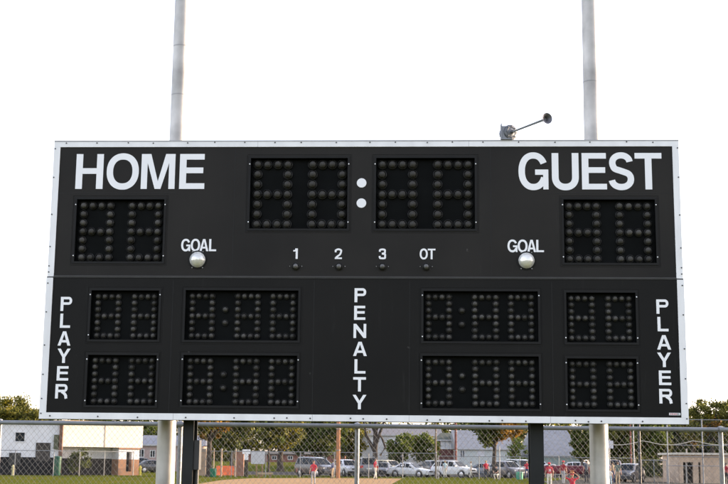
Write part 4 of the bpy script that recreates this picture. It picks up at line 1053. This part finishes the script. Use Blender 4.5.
    mb = MB(); mb.box(st[-1][0]-.085, st[-1][0]-.04, -.26, .26, rr[2]-.38, rr[2]-.25); mb.build('number_plate', mat('plate_white', (.6, .6, .6)), t)
    if roof_rack:
        zt_ = max(q[3] for q in st)
        for sy in (-1, 1):
            mb = MB(); mb.tube([(st[i0][0]-.2, sy*.55, zt_+.01), (st[i0][0]-.35, sy*.55, zt_+.08), (st[i1][0]+.3, sy*.55, zt_+.08), (st[i1][0]+.15, sy*.55, zt_+.01)], .025, 6); mb.build('roof_rail', M_galv, t)
    return t
WHITE, SILVER, GREY, DARK = ('white', (.58, .58, .585)), ('silver', (.17, .172, .185), .3), ('lilac_grey', (.038, .036, .046), .1), ('charcoal', (.03, .032, .038))
car('parked_van', 'dark grey van parked behind the red shirted child at left', 'van', 316, 127, -52, GREY, 'van')
car('parked_car', 'white car half hidden by the middle fence post', 'suv', 347, 131, -68, WHITE, 'car')
car('parked_van', 'silver van with roof rails right of the middle fence post', 'van', 366.5, 129, 96, SILVER, 'van', roof_rack=True)
car('parked_car', 'cream car behind the boy with white trousers', 'suv', 389.5, 140, -50, ('cream', (.66, .56, .36)))
car('parked_car', 'dark car with its nose showing beside the boy with white trousers', 'sedan', 383, 134, -100, DARK)
car('parked_car', 'white four-door sedan in the middle of the parked row', 'sedan', 411, 131, -32, WHITE)
car('parked_car', 'charcoal car with red tail lights right of the white sedan', 'suv', 430.5, 140, 108, ('slate', (.055, .06, .075)))
car('parked_car', 'large white sport utility car behind the child in pale blue', 'suv', 454, 130, -36, WHITE, roof_rack=True)
car('parked_car', 'grey-blue car in the shade behind the red shirted coach', 'sedan', 481, 146, 160, ('blue_grey', (.12, .14, .17)))
car('parked_car', 'dark green car right of the dark-crowned tree', 'suv', 500, 138, 100, ('deep_green', (.03, .045, .04)))
car('parked_car', 'dull grey sport utility car behind the thin pale post', 'suv', 508, 130, -60, ('dull_silver', (.13, .125, .14), .3))
car('parked_van', 'green-grey minivan behind the teal bin', 'van', 521, 136, -70, ('sage', (.17, .19, .18), .2), 'van')
car('parked_car', 'red car beside the right black post', 'sedan', 533, 143, 90, ('red', (.30, .03, .035)))
for i, (px, yd, yw, pt, kd) in enumerate(((519, 166, 12, ('rose', (.50, .30, .28)), 'sedan'), (532, 168, 175, WHITE, 'suv'), (552, 150, 8, WHITE, 'sedan'), (571, 152, 170, WHITE, 'suv'), (588, 154, 10, SILVER, 'sedan'), (606, 117, 95, ('pale_rose', (.42, .36, .37)), 'van'))):
    car('parked_car', ['rose-tinted car in the far parking row', 'white car at the far end of the row, half behind the black post', 'low white car above the left end of the maroon banner', 'taller white car above the middle of the maroon banner', 'silver car at the right end of the maroon banner', 'pale rose van right behind the spectators'][i], kd, px, yd, yw, pt)
car('parked_car', 'dark shiny car turned away beyond the spectators', 'suv', 629, 109, -118, ('gunmetal', (.05, .052, .06), .3), sc_=.93)
for i, (px, yd, yw, kd) in enumerate(((142, 151, 20, 'suv'), (153, 149, 30, 'sedan'))):
    car('parked_car', ['dark tall car in front of the pinkish house', 'dark low car in front of the pinkish house, beside the pole'][i], kd, px, yd, yw, DARK)

# ------------------------------------------------------------------ people
SKIN = mat('skin', (.42, .24, .17), rough=.6, var=.08, scale=20)
def cloth(n, c): return mat('cloth_'+n, c, rough=.85, var=.12, scale=9, bump=.2)
def person(label, px, Y, h, heading, shirt, trousers, hair, pose=None, cap=None, number=None, group=None, sleeves='short', shoes=(.03, .03, .03), build=1.0, z=0.0):
    """heading: degrees, 0 = facing away from the camera (+Y)"""
    J = {'pelvis': (0, 0, .95), 'waist': (0, 0, 1.08), 'chest': (0, 0, 1.30), 'neckb': (0, -.01, 1.46), 'neck': (0, .005, 1.53), 'head': (0, .025, 1.62), 'crown': (0, .015, 1.70)}
    for s, n in ((-1, 'l'), (1, 'r')):
        J.update({'sh'+n: (s*.185, -.01, 1.42), 'el'+n: (s*.25, -.03, 1.14), 'wr'+n: (s*.265, .06, .90), 'pa'+n: (s*.265, .085, .83),
                  'hip'+n: (s*.09, 0, .90), 'kn'+n: (s*.11, .03, .50), 'an'+n: (s*.12, -.01, .09), 'to'+n: (s*.14, .17, .04)})
    if pose: J.update(pose)
    rad = {'pelvis': (.155, .12), 'waist': (.14, .11), 'chest': (.165, .12), 'neckb': (.075, .07), 'neck': (.055, .055), 'head': (.078, .095), 'crown': (.062, .075), 'sh': .062, 'el': .043, 'wr': .029, 'pa': (.036, .02), 'hip': .09, 'kn': .06, 'an': .043, 'to': .04}
    names = list(J); idx = {n: i for i, n in enumerate(names)}
    E = [('pelvis', 'waist'), ('waist', 'chest'), ('chest', 'neckb'), ('neckb', 'neck'), ('neck', 'head'), ('head', 'crown')]
    tags = ['t', 't', 't', 's', 's', 's']
    for n in 'lr':
        E += [('chest', 'sh'+n), ('sh'+n, 'el'+n), ('el'+n, 'wr'+n), ('wr'+n, 'pa'+n), ('pelvis', 'hip'+n), ('hip'+n, 'kn'+n), ('kn'+n, 'an'+n), ('an'+n, 'to'+n)]
        tags += ['t', 'u', 'a', 's', 'p', 'p', 'p', 'f']
    V = [Vector(J[n]) for n in names]; R = []
    for n in names:
        r = rad.get(n) or rad[n[:-1]]
        R.append(r if isinstance(r, tuple) else (r, r))
    R = [(a*build if i < 3 else a, c*build if i < 3 else c) for i, (a, c) in enumerate(R)]
    ed = [(idx[a], idx[c]) for a, c in E]
    for n, s in (('l', -1), ('r', 1)):                     # five fingers per hand
        P, Wv = Vector(J['pa'+n]), Vector(J['wr'+n]); d = (P-Wv).normalized(); side = d.cross(Vector((1, 0, 0)))
        side = side.normalized() if side.length > .1 else Vector((0, 1, 0)); inn = Vector((-s, 0, 0))
        for k, (off, ln) in enumerate(((-.026, .06), (-.009, .072), (.009, .075), (.026, .066))):
            b0 = P+side*off*.8+d*.012; b1 = P+side*off+d*(.03+ln*.45); b2 = P+side*off+d*(.02+ln*.85)+inn*.018
            i0 = len(V); V += [b0, b1, b2]; R += [(.012, .012), (.009, .009), (.007, .007)]; ed += [(idx['pa'+n], i0), (i0, i0+1), (i0+1, i0+2)]; tags += ['s']*3
        i0 = len(V); V += [P-d*.02+side*.03, P+side*.055+d*.02]; R += [(.012, .012), (.009, .009)]; ed += [(idx['pa'+n], i0), (i0, i0+1)]; tags += ['s']*2
    nose = len(V); hd, cr_ = Vector(J['head']), Vector(J['crown'])
    me = bpy.data.meshes.new('person_rig'); me.from_pydata([tuple(v) for v in V], ed, [])
    ob = bpy.data.objects.new('person_rig', me); COL.objects.link(ob)
    sk = ob.modifiers.new('skin', 'SKIN'); sk.use_smooth_shade = True
    for i, r in enumerate(R): me.skin_vertices[0].data[i].radius = r; me.skin_vertices[0].data[i].use_root = (i == 0)
    sb = ob.modifiers.new('sub', 'SUBSURF'); sb.levels = 1; sb.render_levels = 1
    dg = bpy.context.evaluated_depsgraph_get(); bm = bpy.data.meshes.new_from_object(ob.evaluated_get(dg))
    bpy.data.objects.remove(ob); bm.name = 'body'
    for m in list(bm.materials): pass
    bm.materials.clear()
    lm = [SKIN, shirt, trousers, mat('shoe_%d' % int(shoes[0]*100), shoes, rough=.6), mat('eye_dark', (.03, .02, .02), rough=.3), mat('lip', (.36, .14, .11), rough=.5)]
    for m in lm: bm.materials.append(m)
    A = np.array([V[a] for a, c in ed]); B = np.array([V[c] for a, c in ed]); D = B-A; LL = (D*D).sum(1)+1e-9
    rr = np.array([(max(R[a])+max(R[c]))/2 for a, c in ed])
    cen = np.array([list(p.center) for p in bm.polygons])
    mi = np.zeros(len(cen), int)
    for i, c in enumerate(cen):
        tt = np.clip(((c-A)*D).sum(1)/LL, 0, 1); dist = np.linalg.norm(A+D*tt[:, None]-c, axis=1)/rr
        k = int(dist.argmin()); g_ = tags[k]
        if g_ == 't': v = 1 if c[2] > J['waist'][2]-.08 else 2
        elif g_ == 'u': v = 1 if (sleeves == 'long' or tt[k] < .75) else 0
        elif g_ == 'a': v = 1 if sleeves == 'long' else 0
        elif g_ == 'p': v = 2
        elif g_ == 'f': v = 3
        else: v = 0
        mi[i] = v
    bm.polygons.foreach_set('material_index', mi.tolist()); bm.polygons.foreach_set('use_smooth', [True]*len(mi))
    # face details joined into the body mesh
    t = thing('person', label, 'person', (gx(px, Y), Y, z), math.radians(heading), group); k = h/1.75; t.scale = (k, k, k)
    fb = MB()
    fc = Vector(J['head'])+Vector((0, .085, .015))
    fb.lathe(fc+Vector((0, -.01, .0)), (0, 1, -.25), [(.016, 0), (.013, .018), (0, .032)], 8, 0)
    for s in (-1, 1):
        fb.lathe(fc+Vector((s*.032, -.012, .03)), (s*.25, 1, 0), [(.012, 0), (.008, .008), (0, .011)], 8, 4)
        fb.lathe(Vector(J['head'])+Vector((s*.078, -.0, .01)), (s, 0, 0), [(.026, -.01), (.02, .010), (0, .012)], 8, 0)
    fb.box(fc.x-.024, fc.x+.024, fc.y-.025, fc.y-.002, fc.z-.052, fc.z-.042, 5)
    import bmesh
    bb = bmesh.new(); bb.from_mesh(bm)
    vv = [bb.verts.new(v) for v in fb.v]
    for f, m in zip(fb.f, fb.m):
        try: q = bb.faces.new([vv[i] for i in f]); q.material_index = m; q.smooth = True
        except ValueError: pass
    bb.to_mesh(bm); bb.free()
    o = bpy.data.objects.new('body', bm); COL.objects.link(o); o.parent = t
    c0 = (Vector(J['head'])+Vector(J['crown']))/2
    if cap:
        b = MB(); b.lathe(c0+Vector((0, 0, .0)), (0, 0, 1), [(.100, 0), (.104, .03), (.092, .075), (.06, .105), (0, .118)], 16)
        b.add([c0+Vector((x, y, zz)) for x, y, zz in ((-.08, .07, .012), (.08, .07, .012), (.06, .19, -.005), (-.06, .19, -.005), (-.08, .07, .024), (.08, .07, .024), (.06, .19, .005), (-.06, .19, .005))], [(0, 1, 2, 3), (7, 6, 5, 4), (0, 4, 5, 1), (1, 5, 6, 2), (2, 6, 7, 3), (3, 7, 4, 0)])
        b.build('cap', cap, t)
    b = MB(); off = Vector((0, -.018, .012))
    if cap: b.lathe(c0+off+Vector((0, -.01, -.075)), (0, 0, 1), [(.05, -.015), (.082, .0), (.092, .04), (.094, .075)], 14)
    else: b.lathe(c0+off+Vector((0, -.012, -.06)), (0, 0, 1), [(.055, -.03), (.088, .0), (.098, .05), (.094, .09), (.07, .125), (.03, .142), (0, .145)], 14)
    b.build('hair', hair, t)
    if number:
        nb = MB()
        NP = lambda u, v, d: (u, -.125*build-d, v)
        x = -.075
        for ch in number:
            w_, h_, t_ = .065, .17, .02; base = 1.16
            def F(u, v, d, x=x): return (-(x+u)*-1, -.118*build-.004-d, base+v)
            if ch == '0':
                R_, L__ = offset(arc(w_/2, h_/2, w_/2-t_/2, h_/2-t_/2, 0, 360, 24)[:-1], t_, True); nb.strip(L__, R_, F, .02, True)
            else:
                for P in (spline([(t_*.5, h_*.74), (w_*.3, h_*.93), (w_*.75, h_*.9), (w_*.82, h_*.62), (w_*.42, h_*.52)], 5), spline([(w_*.42, h_*.52), (w_*.85, h_*.4), (w_*.8, h_*.12), (w_*.35, h_*.07), (t_*.5, h_*.26)], 5)):
                    R_, L__ = offset(P, t_); nb.strip(L__, R_, F, .02)
            x += .085
        nb.build('jersey_number', M_vinyl, t)
    return t
RED, DRED = cloth('red', (.46, .025, .045)), cloth('dark_red', (.24, .02, .03))
GREYC, KHAKI, NAVY, WHITEC, PALEB, BLACKC = cloth('grey', (.33, .33, .34)), cloth('khaki', (.34, .26, .17)), cloth('navy', (.035, .05, .12)), cloth('off_white', (.60, .57, .50)), cloth('pale_blue', (.38, .50, .55)), cloth('black', (.025, .025, .028))
BROWN, BLOND, DKH = mat('hair_brown', (.09, .05, .03), .7), mat('hair_blond', (.34, .24, .12), .7), mat('hair_dark', (.02, .016, .014), .7)
REDCAP = cloth('red_cap', (.50, .03, .045))
step = {'knl': (-.12, .12, .52), 'anl': (-.13, .16, .09), 'tol': (-.14, .33, .04), 'knr': (.10, -.02, .50), 'anr': (.11, -.16, .10), 'tor': (.12, 0, .04)}
person('child in red shirt and grey trousers standing left of the dark grey van', 313.5, 84, 1.58, 165, RED, GREYC, BROWN, pose={'ell': (-.24, -.05, 1.13), 'wrl': (-.2, .12, 1.0), 'pal': (-.18, .17, .97)})
person('person in navy top and khaki trousers beside the orange-brown pole', 332.6, 115, 1.62, 60, NAVY, KHAKI, DKH, sleeves='long')
person('man in dark red shirt and blue jeans left of the middle fence post', 354, 133, 1.82, -120, DRED, cloth('jeans', (.07, .10, .18)), BROWN)
person('boy in red shirt and off-white trousers walking by the silver van', 375.2, 111, 1.78, -70, RED, WHITEC, BROWN, pose=step)
person('child in pale blue top and white trousers before the large white car', 445, 127, 1.70, 30, PALEB, WHITEC, BLOND)
person('person dressed all in white right of the large white car', 471, 128, 1.66, 100, WHITEC, WHITEC, BLOND, pose=step)
person('coach in red shirt and dark trousers by the dark-crowned tree', 486, 116, 1.74, 195, RED, BLACKC, BLOND, cap=None)
person('person in black top and white trousers crouching by the thin pale post', 496.5, 115, 1.72, 150, BLACKC, WHITEC, DKH,
       pose={'pelvis': (0, -.15, .52), 'waist': (0, -.12, .66), 'chest': (0, -.02, .88), 'neckb': (0, .04, 1.03), 'neck': (0, .06, 1.09), 'head': (0, .09, 1.18), 'crown': (0, .08, 1.26), 'shl': (-.18, .02, 1.0), 'shr': (.18, .02, 1.0), 'ell': (-.22, .16, .76), 'elr': (.22, .16, .76), 'wrl': (-.12, .34, .66), 'wrr': (.12, .34, .66), 'pal': (-.09, .40, .66), 'par': (.09, .40, .66), 'hipl': (-.09, -.13, .50), 'hipr': (.09, -.13, .50), 'knl': (-.16, .26, .50), 'knr': (.16, .26, .50), 'anl': (-.15, .02, .09), 'anr': (.15, .02, .09), 'tol': (-.16, .19, .04), 'tor': (.16, .19, .04)})
person('adult in red top standing between the parked cars by the right black post', 526.8, 124, 1.74, 170, RED, NAVY, BROWN)
PG = 'ball players in red by the right black post'
person('ball player with white number on the back of a red jersey, nearest the black post', 549.3, 79, 1.60, 4, RED, WHITEC, BROWN, cap=REDCAP, number='30', group=PG, build=1.1)
person('ball player in red jersey and cap farther off, before the maroon banner', 563.2, 97, 1.74, -30, DRED, GREYC, BROWN, cap=REDCAP, group=PG, pose=step)
person('kneeling ball player in red with hands raised behind the cap', 572, 70, 1.62, 0, RED, GREYC, BLOND, cap=REDCAP, group=PG, build=1.15,
       pose={'pelvis': (0, -.02, .30), 'waist': (0, 0, .43), 'chest': (0, 0, .64), 'neckb': (0, -.01, .80), 'neck': (0, .005, .87), 'head': (0, .025, .96), 'crown': (0, .015, 1.04), 'shl': (-.185, -.01, .77), 'shr': (.185, -.01, .77),
             'ell': (-.44, .03, .88), 'elr': (.44, .03, .88), 'wrl': (-.24, -.02, 1.07), 'wrr': (.24, -.02, 1.07), 'pal': (-.17, -.03, 1.10), 'par': (.17, -.03, 1.10),
             'hipl': (-.09, 0, .27), 'hipr': (.09, 0, .27), 'knl': (-.13, .42, .11), 'knr': (.13, .42, .11), 'anl': (-.14, -.02, .07), 'anr': (.14, -.02, .07), 'tol': (-.14, -.18, .04), 'tor': (.14, -.18, .04)})
t = thing('baseball_glove', 'orange-brown leather glove held over the kneeling player\'s cap', 'glove', (gx(572, 70), 70.02, 1.62/1.75*1.12)); M_le = mat('leather', (.38, .13, .04), rough=.6)
b = MB(); b.lathe((0, 0, 0), (0, -.3, 1), [(.07, 0), (.11, .02), (.12, .06), (.09, .085), (0, .09)], 14); b.build('palm', M_le, t)
for k in range(4):
    b = MB(); x = -.08+.05*k; b.tube([(x, 0, .06), (x*1.2, -.03, .12), (x*1.25, -.02, .16)], [.028, .026, .018], 8); b.build('finger', M_le, t)
person('adult in grey top and white cap beside the right-hand steel pole', 586.5, 104, 1.85, 20, cloth('slate_top', (.10, .11, .13)), BLACKC, DKH, cap=WHITEC)
SG = 'spectators right of the right-hand pole'
person('spectator in pale pink top half hidden by the right-hand pole', 607.5, 100, 1.78, 10, cloth('pale_pink', (.50, .38, .42)), PALEB, BLOND, group=SG)
person('spectator in grey-green top and khaki trousers, nearest the tall black pole', 617.5, 97, 1.72, -20, cloth('moss', (.10, .13, .11)), KHAKI, BROWN, group=SG)
person('spectator in tan jacket between two others', 612.5, 103, 1.74, 30, cloth('tan', (.30, .22, .14)), NAVY, DKH, group=SG, sleeves='long')
person('spectator in white shirt sitting close to the right-hand pole', 610, 92, 1.2, -10, WHITEC, PALEB, BLOND, group=SG)
person('person in dark red and black at the right edge, before the tan block building', 726.3, 99, 1.70, -60, DRED, BLACKC, DKH, sleeves='long')
